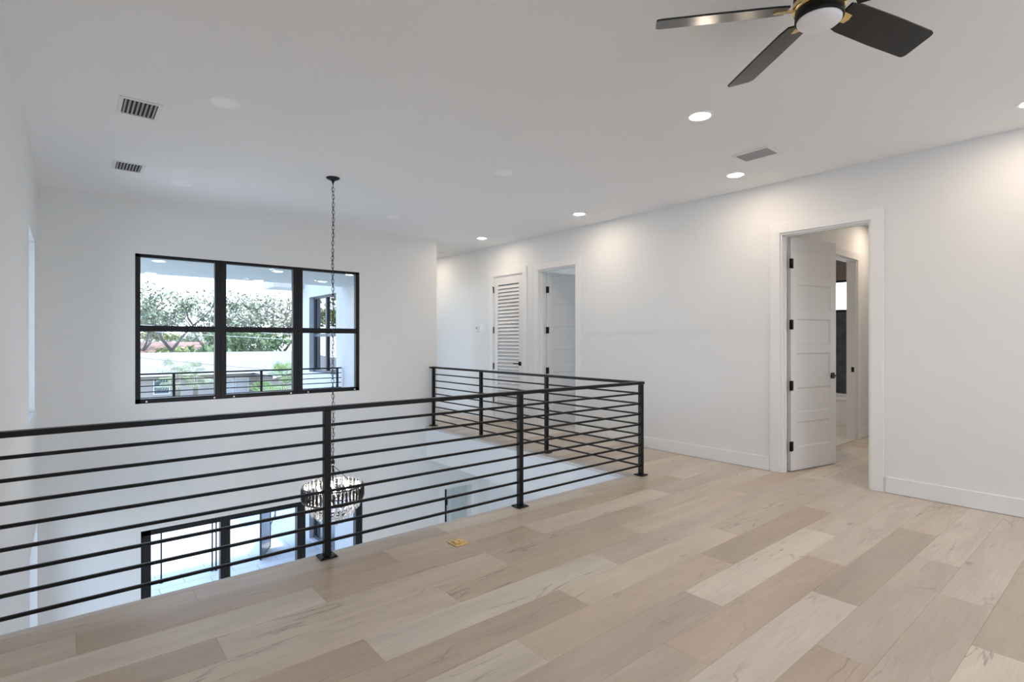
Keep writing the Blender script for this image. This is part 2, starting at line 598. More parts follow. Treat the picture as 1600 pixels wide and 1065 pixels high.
def plank_floor(name, regions, label, seed=3):
    """regions: list of rectangles x0,x1,y0,y1; planks run along x"""
    rnd = random.Random(seed)
    v, f, cols = [], [], []
    for (x0, x1, y0, y1) in regions:
        r = math.floor((y0 - ROW0) / ROWH)
        while ROW0 + r * ROWH < y1 - 1e-6:
            ya, yb = max(y0, ROW0 + r * ROWH), min(y1, ROW0 + (r + 1) * ROWH)
            off = OFFS[(r - 1) % 3]
            k = math.floor((x0 - off) / 1.545)
            while off + k * 1.545 < x1 - 1e-6:
                xa, xb = max(x0, off + k * 1.545), min(x1, off + (k + 1) * 1.545)
                if xb - xa > 1e-4:
                    rr = random.Random(r * 1009 + k * 31 + 5)
                    tone = TONE.get((r, k), rr.choice((.15, .3, .4, .5, .62, .75, .9)))
                    c = (tone, rr.random(), rr.random(), 1)
                    i = len(v)
                    g = .0005
                    v += [(xa + g, ya + g, 0), (xb - g, ya + g, 0), (xb - g, yb - g, 0), (xa + g, yb - g, 0),
                          (xa, ya, -.003), (xb, ya, -.003), (xb, yb, -.003), (xa, yb, -.003)]
                    f += [(i, i + 1, i + 2, i + 3), (i, i + 4, i + 5, i + 1), (i + 1, i + 5, i + 6, i + 2), (i + 2, i + 6, i + 7, i + 3), (i + 3, i + 7, i + 4, i)]
                    cols += [c] * 20
                k += 1
            r += 1
        i = len(v)
        z = -.05
        v += [(x0, y0, -.003), (x1, y0, -.003), (x1, y1, -.003), (x0, y1, -.003), (x0, y0, z), (x1, y0, z), (x1, y1, z), (x0, y1, z)]
        f += [(i + 4, i + 7, i + 6, i + 5), (i, i + 1, i + 5, i + 4), (i + 1, i + 2, i + 6, i + 5), (i + 2, i + 3, i + 7, i + 6), (i + 3, i, i + 4, i + 7)]
        cols += [(.4, .3, .5, 1)] * 20
    me = bpy.data.meshes.new(name)
    me.from_pydata(v, [], f)
    ca = me.color_attributes.new('tone', 'FLOAT_COLOR', 'CORNER')
    flat = [x for c in cols for x in c]
    ca.data.foreach_set('color', flat)
    me.materials.append(M['wood'])
    me.update()
    o = bpy.data.objects.new(name, me)
    col.objects.link(o)
    return tag(o, label, 'floor', kind='structure')


EY = 3.36     # planks stop here, then the nosing strip
plank_floor('floor', [(XB, XR, YB, EY), (4.42, XR, EY, 9.8)], 'wide pale oak plank floor of the loft and landing')
plank_floor('floor_bedroom', [(XR, 10.4, -2.0, 2.64)], 'oak plank floor seen through the wide open door', 5)
plank_floor('floor_study', [(XR + .0, 9.4, 5.02, 7.3)], 'oak plank floor inside the room behind the second open door', 6)

# nosing strip along the edge, fascia below (the void edge runs slightly off square beside the landing)
m = MB()
m.box(XL, 4.36, EY, YE, -.03, 0.002, bev=.004)
m.prism([(4.30, YE - .0), (4.42, EY), (4.42, YW), (4.375, YW)], -.03, .002)
tag(m.build('trim_1', M['nosing']), 'grey oak nosing strip along the edge of the void', 'trim', kind='structure')
m = MB()
m.prism([(XB, YE - .25), (XL, YE - .25), (XL, YE - .015), (4.32, YE - .015), (4.39, YW), (4.60, YW), (4.60, YE - .25)], -.52, -.03)
tag(m.build('trim_2', M['wall']), 'white fascia wrapping the edge of the loft and landing floor', 'fascia', kind='structure')
slab('floor_structure', [(XB - .2, XR, YB, YE - .25, -.3, -.05), (4.60, XR + .12, YE - .25, 9.9, -.3, -.05), (XR + .12, 10.5, YB, 9.9, -.3, -.05)],
     M['wall'], 'hidden floor deck under the planks', 'floor')

# lower floor
slab('floor_lower', [(XB - .2, XR + .12, YB - .2, YW + .15, ZL - .1, ZL)], M['tile_dn'], 'pale porcelain floor of the lower storey', 'floor')


# ------------------------------------------------------------------ baseboards
def baseboard(name, axis, a, sgn, spans, label):
    m = MB()
    for (u0, u1) in spans:
        lo, hi = sorted((a, a + sgn * .015))
        if axis == 'x':
            m.box(lo, hi, u0, u1, 0.002, .145, bev=.004)
        else:
            m.box(u0, u1, lo, hi, 0.002, .145, bev=.004)
    return tag(m.build(name, M['trim']), label, 'baseboard', kind='structure')


baseboard('baseboard_right', 'x', XR, -1, [(YB, 1.556), (2.585, 5.265), (7.445, 9.8)], 'tall white baseboard along the long right wall')
baseboard('baseboard_hall', 'x', 4.635, 1, [(7.62, 7.94), (9.66, 9.8)], 'white baseboard along the left side of the corridor')
baseboard('baseboard_back', 'y', YB, 1, [(XB, XR)], 'white baseboard behind the viewer')
baseboard('baseboard_bedroom', 'y', 2.64, -1, [(XR + .2, 7.36), (8.45, 10.4)], 'white baseboard beside the bathroom opening')


# ------------------------------------------------------------------ doors
def panel_leaf(w, h, n=6, t=.035):
    """leaf along +x from the hinge, thickness centred on y"""
    m = MB()
    st, top, bot, rail = .105, .125, .235, .095
    ph = (h - top - bot - rail * (n - 1)) / n
    rec = .011
    m.box(0, w, -t / 2 + rec, t / 2 - rec, 0, h)
    m.box(0, st, -t / 2, t / 2, 0, h, bev=.0015)
    m.box(w - st, w, -t / 2, t / 2, 0, h, bev=.0015)
    m.box(st, w - st, -t / 2, t / 2, 0, bot)
    z = bot
    for k in range(n):
        z0, z1 = z, z + ph
        e = .016
        for s in (-1, 1):
            yo, yi = s * t / 2, s * (t / 2 - rec)
            x0, x1 = st, w - st
            m.quad((x0, yo, z0), (x1, yo, z0), (x1 - e, yi, z0 + e), (x0 + e, yi, z0 + e))
            m.quad((x0, yo, z1), (x1, yo, z1), (x1 - e, yi, z1 - e), (x0 + e, yi, z1 - e))
            m.quad((x0, yo, z0), (x0, yo, z1), (x0 + e, yi, z1 - e), (x0 + e, yi, z0 + e))
            m.quad((x1, yo, z0), (x1, yo, z1), (x1 - e, yi, z1 - e), (x1 - e, yi, z0 + e))
        z = z1
        top_h = rail if k < n - 1 else top
        m.box(st, w - st, -t / 2, t / 2, z, z + top_h)
        z += top_h
    return m


def hinge_mb(t, x=0.0, z=0.0):
    """black square-cornered butt hinge wrapped round the leaf edge and the jamb"""
    m = MB()
    m.box(-.030, .034, -t / 2 - .0035, -t / 2 - .0005, -.05, .05, bev=.001)
    m.tube([(0 - .003, -t / 2 - .007, -.052), (-.003, -t / 2 - .007, .052)], .007, 10)
    for zz in (-.03, 0.0, .03):
        for xx in (-.018, .020):
            m.lathe([(.0035, 0), (.0035, .001)], 0, 0, 8)
            k = len(m.v) - 16
            for q in range(k, len(m.v)):
                a, b, c = m.v[q]
                m.v[q] = (xx + a, -t / 2 - .004 - c, zz + b)
    m.xf(Matrix.Translation((x, 0, z)))
    return m


def lever_mb(t, x, z, d=-1):
    """square rose and lever on both faces; lever points along d"""
    m = MB()
    for s in (-1, 1):
        y0, y1 = sorted((s * t / 2, s * (t / 2 + .009)))
        m.box(x - .032, x + .032, y0, y1, z - .032, z + .032, bev=.003)
        m.tube([(x, s * t / 2, z), (x, s * (t / 2 + .05), z)], .009, 10)
        xa, xb = sorted((x - d * .01, x + d * .115))
        y0, y1 = sorted((s * (t / 2 + .044), s * (t / 2 + .056)))
        m.box(xa, xb, y0, y1, z - .008, z + .008, bev=.003)
    return m


def casing_mb(op, face, side, w=.10, th=.018, axis='x', floor=0.0):
    """flat casing round an opening on the face of a wall. side = -1/+1 direction out of the wall"""
    m = MB()
    u0, u1, z0, z1 = op
    lo, hi = sorted((face, face + side * th))

    def B(ua, ub, za, zb):
        if axis == 'x':
            m.box(lo, hi, ua, ub, za, zb, bev=.002)
        else:
            m.box(ua, ub, lo, hi, za, zb, bev=.002)
    B(u0 - w, u0, z0 + .001, z1)
    B(u1, u1 + w, z0 + .001, z1)
    B(u0 - w, u1 + w, z1, z1 + w)
    return m


def jamb_mb(op, a0, a1, th=.018, axis='x', stop=None):
    m = MB()
    u0, u1, z0, z1 = op

    def B(ua, ub, za, zb, b0=a0, b1=a1):
        if axis == 'x':
            m.box(b0, b1, ua, ub, za, zb)
        else:
            m.box(ua, ub, b0, b1, za, zb)
    B(u0, u0 + th, z0 + .001, z1)
    B(u1 - th, u1, z0 + .001, z1)
    B(u0 + th, u1 - th, z1 - th, z1)
    if stop:
        s0, s1 = stop
        B(u0 + th, u0 + th + .011, z0 + .001, z1 - th, s0, s1)
        B(u1 - th - .011, u1 - th, z0 + .001, z1 - th, s0, s1)
        B(u0 + th, u1 - th, z1 - th - .011, z1 - th, s0, s1)
    return m


def swing_door(name, label, op, ang, hinges, leaf_w, hz=.97, leaf_h=2.432):
    """door in the right wall opening away from the viewer, hinged on the far jamb (max y)"""
    r = tag(empty(name, (XR, op[1] - .018, 0)), label, 'door', kind='structure')
    inv = Matrix.Translation((-XR, -(op[1] - .018), 0))
    casing_mb(op, XR, -1).xf(inv).build('casing', M['trim'], r)
    casing_mb(op, XR + .12, 1).xf(inv).build('inner_casing', M['trim'], r)
    jamb_mb(op, XR, XR + .12, stop=(XR + .035, XR + .075)).xf(inv).build('jamb', M['trim'], r)
    t = .036
    lf = panel_leaf(leaf_w, leaf_h, t=t).build('door_leaf', M['doorpaint'], r)
    lf.location = (.125, -t / 2 - .004, .010)
    lf.rotation_euler = (0, 0, -math.radians(ang))
    for z in hinges:
        hinge_mb(t, 0, z).build('hinge', M['blackmatt'], lf)
    lever_mb(t, leaf_w - .065, hz, -1).build('lever_handle', M['blackmatt'], lf)
    m = MB(); m.box(leaf_w - .0005, leaf_w + .001, -.012, .012, hz - .028, hz + .028)
    m.build('latch_plate', M['blackmatt'], lf)
    return r


swing_door('door_1', 'white six-panel door standing open on the right, showing the bedroom', D1, 11.5, (.255, .885, 1.52, 2.155), .782)
swing_door('door_2', 'white panelled door standing open beyond the railing', D2, 5.0, (.255, .885, 1.52, 2.155), .755)

# louvred door, closed
r = tag(empty('door_3', (XR, D3[1], 0)), 'white louvred closet door, closed, with black lever', 'door', kind='structure')
inv = Matrix.Translation((-XR, -D3[1], 0))
casing_mb(D3, XR, -1).xf(inv).build('casing', M['trim'], r)
jamb_mb(D3, XR, XR + .12, stop=(XR + .05, XR + .09)).xf(inv).build('jamb', M['trim'], r)
u0, u1 = D3[0] + .021, D3[1] - .021
x0, x1 = XR + .004, XR + .040
m = MB()
st = .095
H0, H1 = .010, D3[3] - .022
m.box(x0, x1, u0, u0 + st, H0, H1, bev=.002)
m.box(x0, x1, u1 - st, u1, H0, H1, bev=.002)
m.box(x0, x1, u0 + st, u1 - st, H0, H0 + .21)
m.box(x0, x1, u0 + st, u1 - st, H1 - .125, H1)
z = H0 + .21 + .03
while z < H1 - .13:
    mt = Matrix.Translation(((x0 + x1) / 2, 0, z)) @ Matrix.Rotation(math.radians(-61), 4, 'Y')
    m.box(-.0280, .0280, u0 + st, u1 - st, -.0042, .0042, mt)
    z += .0595
m.xf(inv)
lf = m.build('door_leaf', M['doorpaint'], r)
m = MB(); m.box(x1 - .003, x1 + .001, u0 + st - .01, u1 - st + .01, H0 + .15, H1 - .08)  # dark sheet stands in for the closet's shade between the slats
m.xf(inv).build('gap_shade_sheet', M['plasticgrey'], lf)
for z in (.35, .93, 1.55, 2.24):
    h = MB(); h.box(-.012, .016, .002, .014, -.05, .05, bev=.002)
    h.tube([(-.010, .002, -.052), (-.010, .002, .052)], .009, 8)
    if z > 2:
        h.box(-.03, -.01, -.004, .008, .044, .056)
    h.xf(Matrix.Translation((0, -.018, z)))
    h.build('hinge', M['blackmatt'], lf)
h = MB()
h.box(-.006, .004, -.032, .032, -.032, .032, bev=.003)
h.tube([(0, 0, 0), (-.045, 0, 0)], .009, 10)
h.box(-.052, -.040, -.010, .115, -.008, .008, bev=.003)
h.xf(Matrix.Translation((0, u0 - D3[1] + .062, .99)))
h.build('lever_handle', M['blackmatt'], lf)

# bathroom opening seen through door 1
BO = (7.46, 8.35, 0.0, 2.47)
r = tag(empty('door_4', (7.46, 2.64, 0)), 'white cased bathroom opening beyond the bedroom door', 'door', kind='structure')
inv = Matrix.Translation((-7.46, -2.64, 0))
casing_mb(BO, 2.64, -1, axis='y').xf(inv).build('casing', M['trim'], r)
jamb_mb(BO, 2.64, 2.76, axis='y').xf(inv).build('jamb', M['trim'], r)
m = MB(); m.box(8.3295, 8.3325, 2.665, 2.70, .93, 1.0, bev=.001); m.box(8.326, 8.331, 2.672, 2.693, .945, .985)
m.xf(inv).build('strike_plate', M['blackmatt'], r)

# lower storey door under the landing
LO = LDR
r = tag(empty('door_5', (LO[0], YW, ZL)), 'lower storey door below the landing, partly open into a dim room', 'door', kind='structure')
inv = Matrix.Translation((-LO[0], -YW, -ZL))
casing_mb(LO, YW, -1, axis='y').xf(inv).build('casing', M['trim'], r)
jamb_mb(LO, YW, YW + .15, axis='y').xf(inv).build('jamb', M['trim'], r)
lf = panel_leaf(.60, LO[3] - LO[2] - .03).build('door_leaf', M['doorpaint'], r)
lf.location = (.14, .16, .01)
lf.rotation_euler = (0, 0, math.radians(50))
for z in (.25, .85, 1.5, 2.15):
    hinge_mb(.035, -.01, z).build('hinge', M['blackmatt'], lf)
m = MB(); m.box(.118, .132, .125, .15, .01, 2.4)  # black strip stands in for the dark gap beside the hinges
m.xf(Matrix.Translation((0, 0, 0))).build('dark_gap_strip', M['blackmatt'], r)
wall('wall_lower_store', 'y', 9.0, 9.1, 4.4, 6.6, ZL, -.5, label='wall of the dim room behind the lower door')
slab('floor_store', [(4.4, 6.6, YW + .15, 9.0, ZL - .1, ZL)], M['tile_dn'], 'floor of the dim room behind the lower door', 'floor')
slab('wall_store_shell', [(4.57, 4.68, YW + .15, 9.0, ZL, -.35), (6.5, 6.6, YW + .15, 9.0, ZL, -.35), (4.57, 6.6, YW + .15, 9.1, -.5, -.35)],
     M['wall'], 'side walls of the dim room behind the lower door', 'wall')

# ------------------------------------------------------------------ bathroom beyond
M['stone'] = noisy('dark slate tile', (.028, .034, .042), (.060, .068, .080), 7, .35, .2)
M['stone2'] = noisy('brown grey tile', (.075, .060, .058), (.115, .098, .095), 9, .4, .2)
M['bathfloor'] = noisy('cream bathroom tile', (.62, .58, .52), (.68, .64, .58), 2, .35)
slab('floor_bathroom', [(6.72, 10.4, 2.64, 4.9, -.003, .006)], M['bathfloor'], 'cream tiled bathroom floor beyond the bedroom', 'floor')
m = MB()
m.box(10.36, 10.399, 2.77, 4.89, .46, 1.86)
m.box(10.36, 10.399, 2.77, 2.95, 1.86, 2.42); m.box(10.36, 10.399, 4.6, 4.89, 1.86, 2.42)
tag(m.build('wall_bathroom_tile', M['stone']), 'dark slate tiled bath surround below the bathroom window', 'wall tile', kind='structure')
m = MB(); m.box(10.36, 10.399, 2.77, 4.89, 2.42, 2.995)
tag(m.build('wall_bathroom_tile_upper', M['stone2']), 'brown grey tiling above the bathroom window', 'wall tile', kind='structure')
tb = tag(empty('bathtub', (9.55, 3.8, 0)), 'white alcove bathtub with a flat apron, glimpsed through the bathroom opening', 'bathtub')
m = MB()
m.box(0, .05, -1.02, 1.08, .0, .42, bev=.01)
m.box(-.012, .09, -1.02, 1.08, .40, .445, bev=.012)
m.box(.72, .80, -1.02, 1.08, .0, .445, bev=.012)
m.box(.05, .75, -1.02, -.94, .0, .445, bev=.012); m.box(.05, .75, 1.0, 1.08, .0, .445, bev=.012)
m.box(.05, .75, -.95, 1.0, .05, .09)
m.build('tub_shell', M['plastic'], tb)
m = MB(); m.box(-.003, .001, -.95, 1.0, .06, .30, bev=.001); m.build('apron_panel', M['plastic'], tb)


# ------------------------------------------------------------------ windows
def grid_window(name, label, axis, a, op, cols=3, rail=None, depth=.05, parts='upper', mull=.12, fr=.05, glass='glass', inner_sash=True):
    """black framed window. op = (u0,u1,z0,z1); a..a+depth is the frame depth"""
    u0, u1, z0, z1 = op
    r = tag(empty(name, ((a, u0, z0) if axis == 'x' else (u0, a, z0))), label, 'window', kind='structure')

    def P(ua, ub, za, zb, d0, d1, m, bev=.003):
        ua, ub = ua - u0, ub - u0; za, zb = za - z0, zb - z0
        if axis == 'x':
            m.box(d0, d1, ua, ub, za, zb, bev=bev)
        else:
            m.box(ua, ub, d0, d1, za, zb, bev=bev)
    m = MB()
    P(u0, u1, z1 - fr * .7, z1, 0, depth, m); P(u0, u1, z0, z0 + fr, 0, depth, m)
    P(u0, u0 + fr, z0, z1, 0, depth, m); P(u1 - fr, u1, z0, z1, 0, depth, m)
    m.build('window_frame', M['frame'], r)
    cw = (u1 - u0 - mull * (cols - 1)) / cols
    for k in range(cols - 1):
        ua = u0 + (k + 1) * cw + k * mull
        mm = MB()
        P(ua, ua + mull / 2 - .003, z0, z1, -.004, depth, mm); P(ua + mull / 2 + .003, ua + mull, z0, z1, -.004, depth, mm)
        P(ua + mull / 2 - .004, ua + mull / 2 + .004, z0, z1, .002, depth, mm, 0)
        mm.build('mullion', M['frame'], r)
    for k in range(cols):
        ua = u0 + k * (cw + mull); ub = ua + cw
        if k == 0: ua += fr * .8
        if k == cols - 1: ub -= fr * .8
        if rail:
            mm = MB()
            P(ua, ub, rail - .035, rail + .035, .004, depth * .9, mm)
            P(ua + .01, ub - .01, rail - .008, rail + .008, -.004, .006, mm)
            mm.build('meeting_rail', M['frame'], r)
            gl = MB()
            for (za, zb) in ((z0 + fr * .8, rail), (rail, z1 - fr * .5)):
                P(ua, ub, za, zb, depth * .55, depth * .55 + .006, gl, 0)
            gl.build('pane', M[glass], r)
        else:
            gl = MB(); P(ua, ub, z0 + fr * .5, z1 - fr * .5, depth * .55, depth * .55 + .006, gl, 0)
            gl.build('pane', M[glass], r)
    return r


w1 = grid_window('window_1', 'black framed triple window over the void, looking onto the balcony', 'y', YW + .012, WIN, 3, rail=1.505, depth=.07, mull=.128, fr=.052)
for k, xx in enumerate((.10, .80, 1.02, 1.72, 1.95, 2.62)):     # small sash catches and tilt latches
    m = MB(); m.box(xx, xx + .018, -.006, .002, .010, .030, bev=.002)
    m.build('sash_latch', M['plastic'], w1)
grid_window('window_2', 'black framed glass doors of the lower storey', 'y', YW + .02, DRW, 3, depth=.10, mull=.112, fr=.10)
grid_window('window_13', 'unseen glass door added on the left of the corridor for daylight', 'x', 4.59, HD, 2, depth=.04, mull=.10, fr=.06)
grid_window('window_3', 'upper slit window deep in the left wall', 'x', XL - .19, SL1, 1, depth=.05, fr=.035)
grid_window('window_4', 'lower slit window deep in the left wall', 'x', XL - .19, SL2, 1, depth=.05, fr=.035)
grid_window('window_14', 'low lower storey window added out of view in the left wall', 'x', XL - .19, SL3, 2, depth=.05, fr=.035)
grid_window('window_5', 'unseen wide window added behind the viewer for daylight', 'y', YB - .18, BW1, 4, depth=.06, mull=.08)
grid_window('window_6', 'unseen window added in the far left wall behind the viewer', 'x', XB - .18, BW2, 3, depth=.06, mull=.08)
grid_window('window_7', 'unseen window added on the far bedroom wall for daylight', 'x', 10.44, (-1.2, 0.4, .7, 2.2), 2, depth=.05, mull=.08)  # added out of view to light the bedroom
grid_window('window_8', 'narrow bathroom window with black frame above the slate tile', 'x', 10.40, (2.95, 4.6, 1.86, 2.42), 1, depth=.05, fr=.05)
grid_window('window_9', 'unseen window added in the room behind the second door', 'x', 9.45, (5.2, 7.1, .4, 2.4), 1, depth=.05)  # added to give the second room neutral daylight
grid_window('window_10', 'glass doors in the lower storey under the loft', 'y', YB - .18, (-1.5, 4.5, ZL, -.95), 4, depth=.06, mull=.08)

# sky portals in the openings
def portal(axis, a, op, sgn):
    u0, u1, z0, z1 = op
    c = ((u0 + u1) / 2, (z0 + z1) / 2)
    if axis == 'y':
        area('window_daylight', (c[0], a, c[1]), (PI / 2, 0, 0) if sgn > 0 else (-PI / 2, 0, 0), u1 - u0, z1 - z0, 1, (1, 1, 1), True)
    else:
        area('window_daylight', (a, c[0], c[1]), (PI / 2, 0, -PI / 2 if sgn > 0 else PI / 2), u1 - u0, z1 - z0, 1, (1, 1, 1), True)


# portals face INTO the rooms
portal('y', YW + .16, WIN, -1)
portal('y', YW + .16, (DRW[0], DRW[1], ZL + .01, DRW[3]), -1)
portal('y', YB - .21, BW1, 1)
portal('x', XB - .21, BW2, 1)
portal('x', 4.56, HD, 1)
portal('x', XL - .21, SL1, 1)
portal('x', XL - .21, SL2, 1)
portal('x', XL - .21, SL3, 1)
portal('y', YB - .21, (-1.5, 4.5, ZL + .01, -.95), 1)
portal('x', 10.54, (-1.2, 0.4, .7, 2.2), -1)
portal('x', 10.54, (2.95, 4.6, 1.86, 2.42), -1)
portal('x', 9.54, (5.2, 7.1, .4, 2.4), -1)

# ------------------------------------------------------------------ railing
def railing(name, label, runs, posts, z0=0.0, top=.95, nbars=8, base=True):
    r = tag(empty(name, (*posts[0], z0)), label, 'railing')
    ox, oy = posts[0]
    ps = .021
    for (p, q) in runs:
        P = Vector((p[0] - ox, p[1] - oy, 0)); Q = Vector((q[0] - ox, q[1] - oy, 0))
        d = (Q - P); L = d.length
        mt = Matrix.Translation(P) @ Matrix.Rotation(math.atan2(d.y, d.x), 4, 'Z')
        m = MB(); m.box(0, L, -.025, .025, top - .028, top, mt, bev=.003)
        m.build('handrail', M['black'], r)
        for k in range(nbars):
            z = .10 + k * .1043
            m = MB(); m.box(0, L, -.0085, .0085, z - .0085, z + .0085, mt, bev=.0022)
            m.build('horizontal_bar', M['black'], r)
    for (x, y) in posts:
        m = MB(); m.box(x - ox - ps, x - ox + ps, y - oy - ps, y - oy + ps, 0, top - .027, bev=.003)
        po = m.build('post', M['black'], r)
        if base:
            b = MB(); b.box(x - ox - .052, x - ox + .052, y - oy - .052, y - oy + .052, 0.0035, .0125, bev=.003)
            for sx in (-1, 1):
                for sy in (-1, 1):
                    b.lathe([(.006, .012), (.006, .0155), (.003, .017)], x - ox + sx * .038, y - oy + sy * .038, 8)
            b.build('base_plate', M['black'], po)
    return r


YR = 3.335
POSTS = [(1.245, YR), (2.845, YR), (4.455, YR), (4.467, 4.74), (4.478, 6.10), (4.490, 7.40)]
rl = railing('railing', 'black horizontal bar railing turning the corner round the open void',
             [((XL + .001, YR), (4.455 + .03, YR)), ((4.455, YR - .02), (4.490, 7.425))], POSTS)
m = MB(); m.box(0, .05, -.03, .03, .925, .949, bev=.003)
m.xf(Matrix.Translation((4.43 - POSTS[0][0], 7.41 - POSTS[0][1], -.002)))
m.build('end_cap', M['black'], rl)

# ------------------------------------------------------------------ recessed lights
def downlight_parts(lit):
    r = empty('recessed_light')
    m = MB(); m.lathe([(.096, 0), (.095, -.004), (.086, -.007), (.074, -.006), (.071, .0)], n=40, cap=False)
    m.build('trim_ring', M['ledtrim'], r)
    m = MB(); m.lathe([(.0735, -.0045), (.0, -.0045)], n=40, cap=False)
    m.build('lens', M['led'] if lit else M['ledoff'], r)
    return r


litp = downlight_parts(True); offp = downlight_parts(False)
used = {True: False, False: False}


def downlight(x, y, lit, label, z=ZC, power=None, color=None, group=None):
    p = litp if lit else offp
    o = copy_tree(p) if used[lit] else p
    used[lit] = True
    o.location = (x, y, z)
    tag(o, label, 'ceiling light', group or ('lit recessed ceiling lights' if lit else 'unlit recessed ceiling lights'))
    if lit:
        area('lamp', (x, y, z - .009), (0, 0, 0), .13, .13, power or LAMP_W, color or LAMP_COL, shape='DISK')
    return o


downlight(3.537, 2.124, True, 'lit recessed light nearest the ceiling fan')
downlight(5.06, 2.653, True, 'lit recessed light just beyond the right-hand ceiling vent')
downlight(5.06, 4.756, True, 'lit recessed light above the railing corner, third along the long wall')
downlight(5.06, 6.872, True, 'lit recessed light furthest down the landing, before the louvred door')
downlight(5.10, 0.540, True, 'lit recessed light cut off by the right edge of the picture')
downlight(5.06, 9.0, True, 'lit recessed light at the far end of the corridor')
downlight(0.818, 4.089, False, 'large unlit white recessed light beside the nearer left ceiling vent')
downlight(0.89, 6.494, False, 'unlit recessed light close to the window wall, beside the farther left vent')
downlight(3.259, 4.066, False, 'unlit recessed light in the middle of the ceiling, beyond the chandelier chain')
downlight(3.291, 6.451, False, 'faint unlit recessed light near the top of the window wall')
for (x, y, wh) in ((3.54, -.2, 'near the long wall, just behind the fan'), (5.10, -1.55, 'close to the long wall behind the viewer'), (3.54, -2.2, 'before the added rear window'),
                   (1.3, -.9, 'right behind the viewer'), (1.3, -2.4, 'at the left end of the added rear window'), (-1.0, -1.0, 'in front of the added far left window'), (-1.0, 1.2, 'beside the return wall')):
    downlight(x, y, True, 'added lit recessed light in the loft ceiling, ' + wh, group='added recessed lights behind the viewer')  # unseen lamps added to brighten the loft
for (x, y, wh) in ((1.0, 1.4, 'front left of the four'), (3.2, 1.4, 'front right of the four'), (1.0, -1.2, 'rear left of the four'), (3.2, -1.2, 'rear right of the four')):
    downlight(x, y, True, 'added lit recessed light in the lower storey ceiling, ' + wh, z=-.5, power=8, group='added recessed lights under the loft')  # unseen lamps added to brighten the lower storey
downlight(8.5, 2.15, True, 'round ceiling light glimpsed at the top of the bedroom doorway', power=5)
downlight(7.0, .6, True, 'added lit recessed light inside the bedroom', power=6)  # unseen lamp added to light the bedroom
downlight(8.6, 3.9, True, 'added lit recessed light inside the bathroom', power=8)  # unseen lamp added to light the bathroom
downlight(7.6, 6.2, True, 'added lit recessed light in the room behind the second open door', power=4, color=(1, .95, .9))  # unseen lamp added to brighten the second doorway

# ------------------------------------------------------------------ ceiling vents
def vent(x0, x1, y0, y1, label, n=9, tilt=38):
    r = tag(empty('ceiling_vent', ((x0 + x1) / 2, (y0 + y1) / 2, ZC)), label, 'air vent', 'ceiling air vents')
    hx, hy = (x1 - x0) / 2, (y1 - y0) / 2
    b = .026
    m = MB()
    m.box(-hx, hx, -hy, -hy + b, -.007, 0, bev=.002); m.box(-hx, hx, hy - b, hy, -.007, 0, bev=.002)
    m.box(-hx, -hx + b, -hy + b, hy - b, -.007, 0, bev=.002); m.box(hx - b, hx, -hy + b, hy - b, -.007, 0, bev=.002)
    m.build('vent_frame', M['vent'], r)
    m = MB(); m.box(-hx + b - .002, hx - b + .002, -hy + b - .002, hy - b + .002, -.0012, -.0004)
    m.build('duct', M['ventdark'], r)
    for k in range(n):
        x = -hx + b + (k + .5) * (2 * hx - 2 * b) / n
        mt = Matrix.Translation((x, 0, -.006)) @ Matrix.Rotation(math.radians(tilt), 4, 'Y')
        m = MB(); m.box(-.0085, .0085, -hy + b, hy - b, -.0008, .0008, mt)
        m.build('louver', M['slat'], r)
    return r


vent(.252, .500, 4.411, 4.745, 'white ceiling vent beside the large unlit light, nearer of two on the left', 8, -38)
vent(.300, .543, 6.015, 6.330, 'white ceiling vent closer to the window wall, farther of two on the left', 8, -38)
vent(4.515, 4.760, 2.080, 2.408, 'grey slatted ceiling vent between lit lights near the long wall', 9, 30)

# smoke detector in the corridor
r = tag(empty('smoke_detector', (5.292, 8.439, ZC)), 'small round smoke detector on the corridor ceiling', 'smoke detector')
m = MB(); m.lathe([(.068, 0), (.068, -.012), (.060, -.028), (.03, -.034), (0, -.035)], n=28, cap=False)
m.build('housing', M['plastic'], r)
m = MB(); m.lathe([(.0655, -.0165), (.0640, -.0195)], n=28, cap=False); m.build('sensor_slot', M['plasticgrey'], r)

# ------------------------------------------------------------------ wall controls
r = tag(empty('thermostat', (XR, 7.80, 1.585)), 'small white thermostat, left of the pair of wall controls', 'thermostat')
m = MB(); m.box(-.022, 0, -.045, .045, -.055, .055, bev=.005); m.build('housing', M['plastic'], r)
m = MB(); m.box(-.0235, -.0215, -.022, .024, -.018, .030, bev=.0005); m.build('display', M['plasticgrey'], r)
r = tag(empty('light_switch', (XR, 7.655, 1.585)), 'white double light switch plate beside the louvred door', 'light switch')
m = MB(); m.box(-.007, 0, -.058, .058, -.060, .060, bev=.003); m.build('plate', M['plastic'], r)
for s in (-1, 1):
    m = MB(); m.box(-.011, -.006, s * .024 - .016, s * .024 + .016, -.034, .034, bev=.002); m.build('rocker', M['trim'], r)
r = tag(empty('electrical_outlet', (XR, 3.90, .372)), 'white electrical outlet low on the long wall beside the corner post', 'outlet')
m = MB(); m.box(-.006, 0, -.037, .037, -.058, .058, bev=.003); m.build('plate', M['plastic'], r)
for s in (-1, 1):
    m = MB(); m.box(-.009, -.005, -.017, .017, s * .021 - .014, s * .021 + .014, bev=.003)
    so = m.build('socket', M['trim'], r)
    m = MB(); m.box(-.0095, -.0088, -.008, -.005, s * .021 - .002, s * .021 + .007); m.box(-.0095, -.0088, .005, .008, s * .021 - .002, s * .021 + .007)
    m.build('slots', M['plasticgrey'], so)

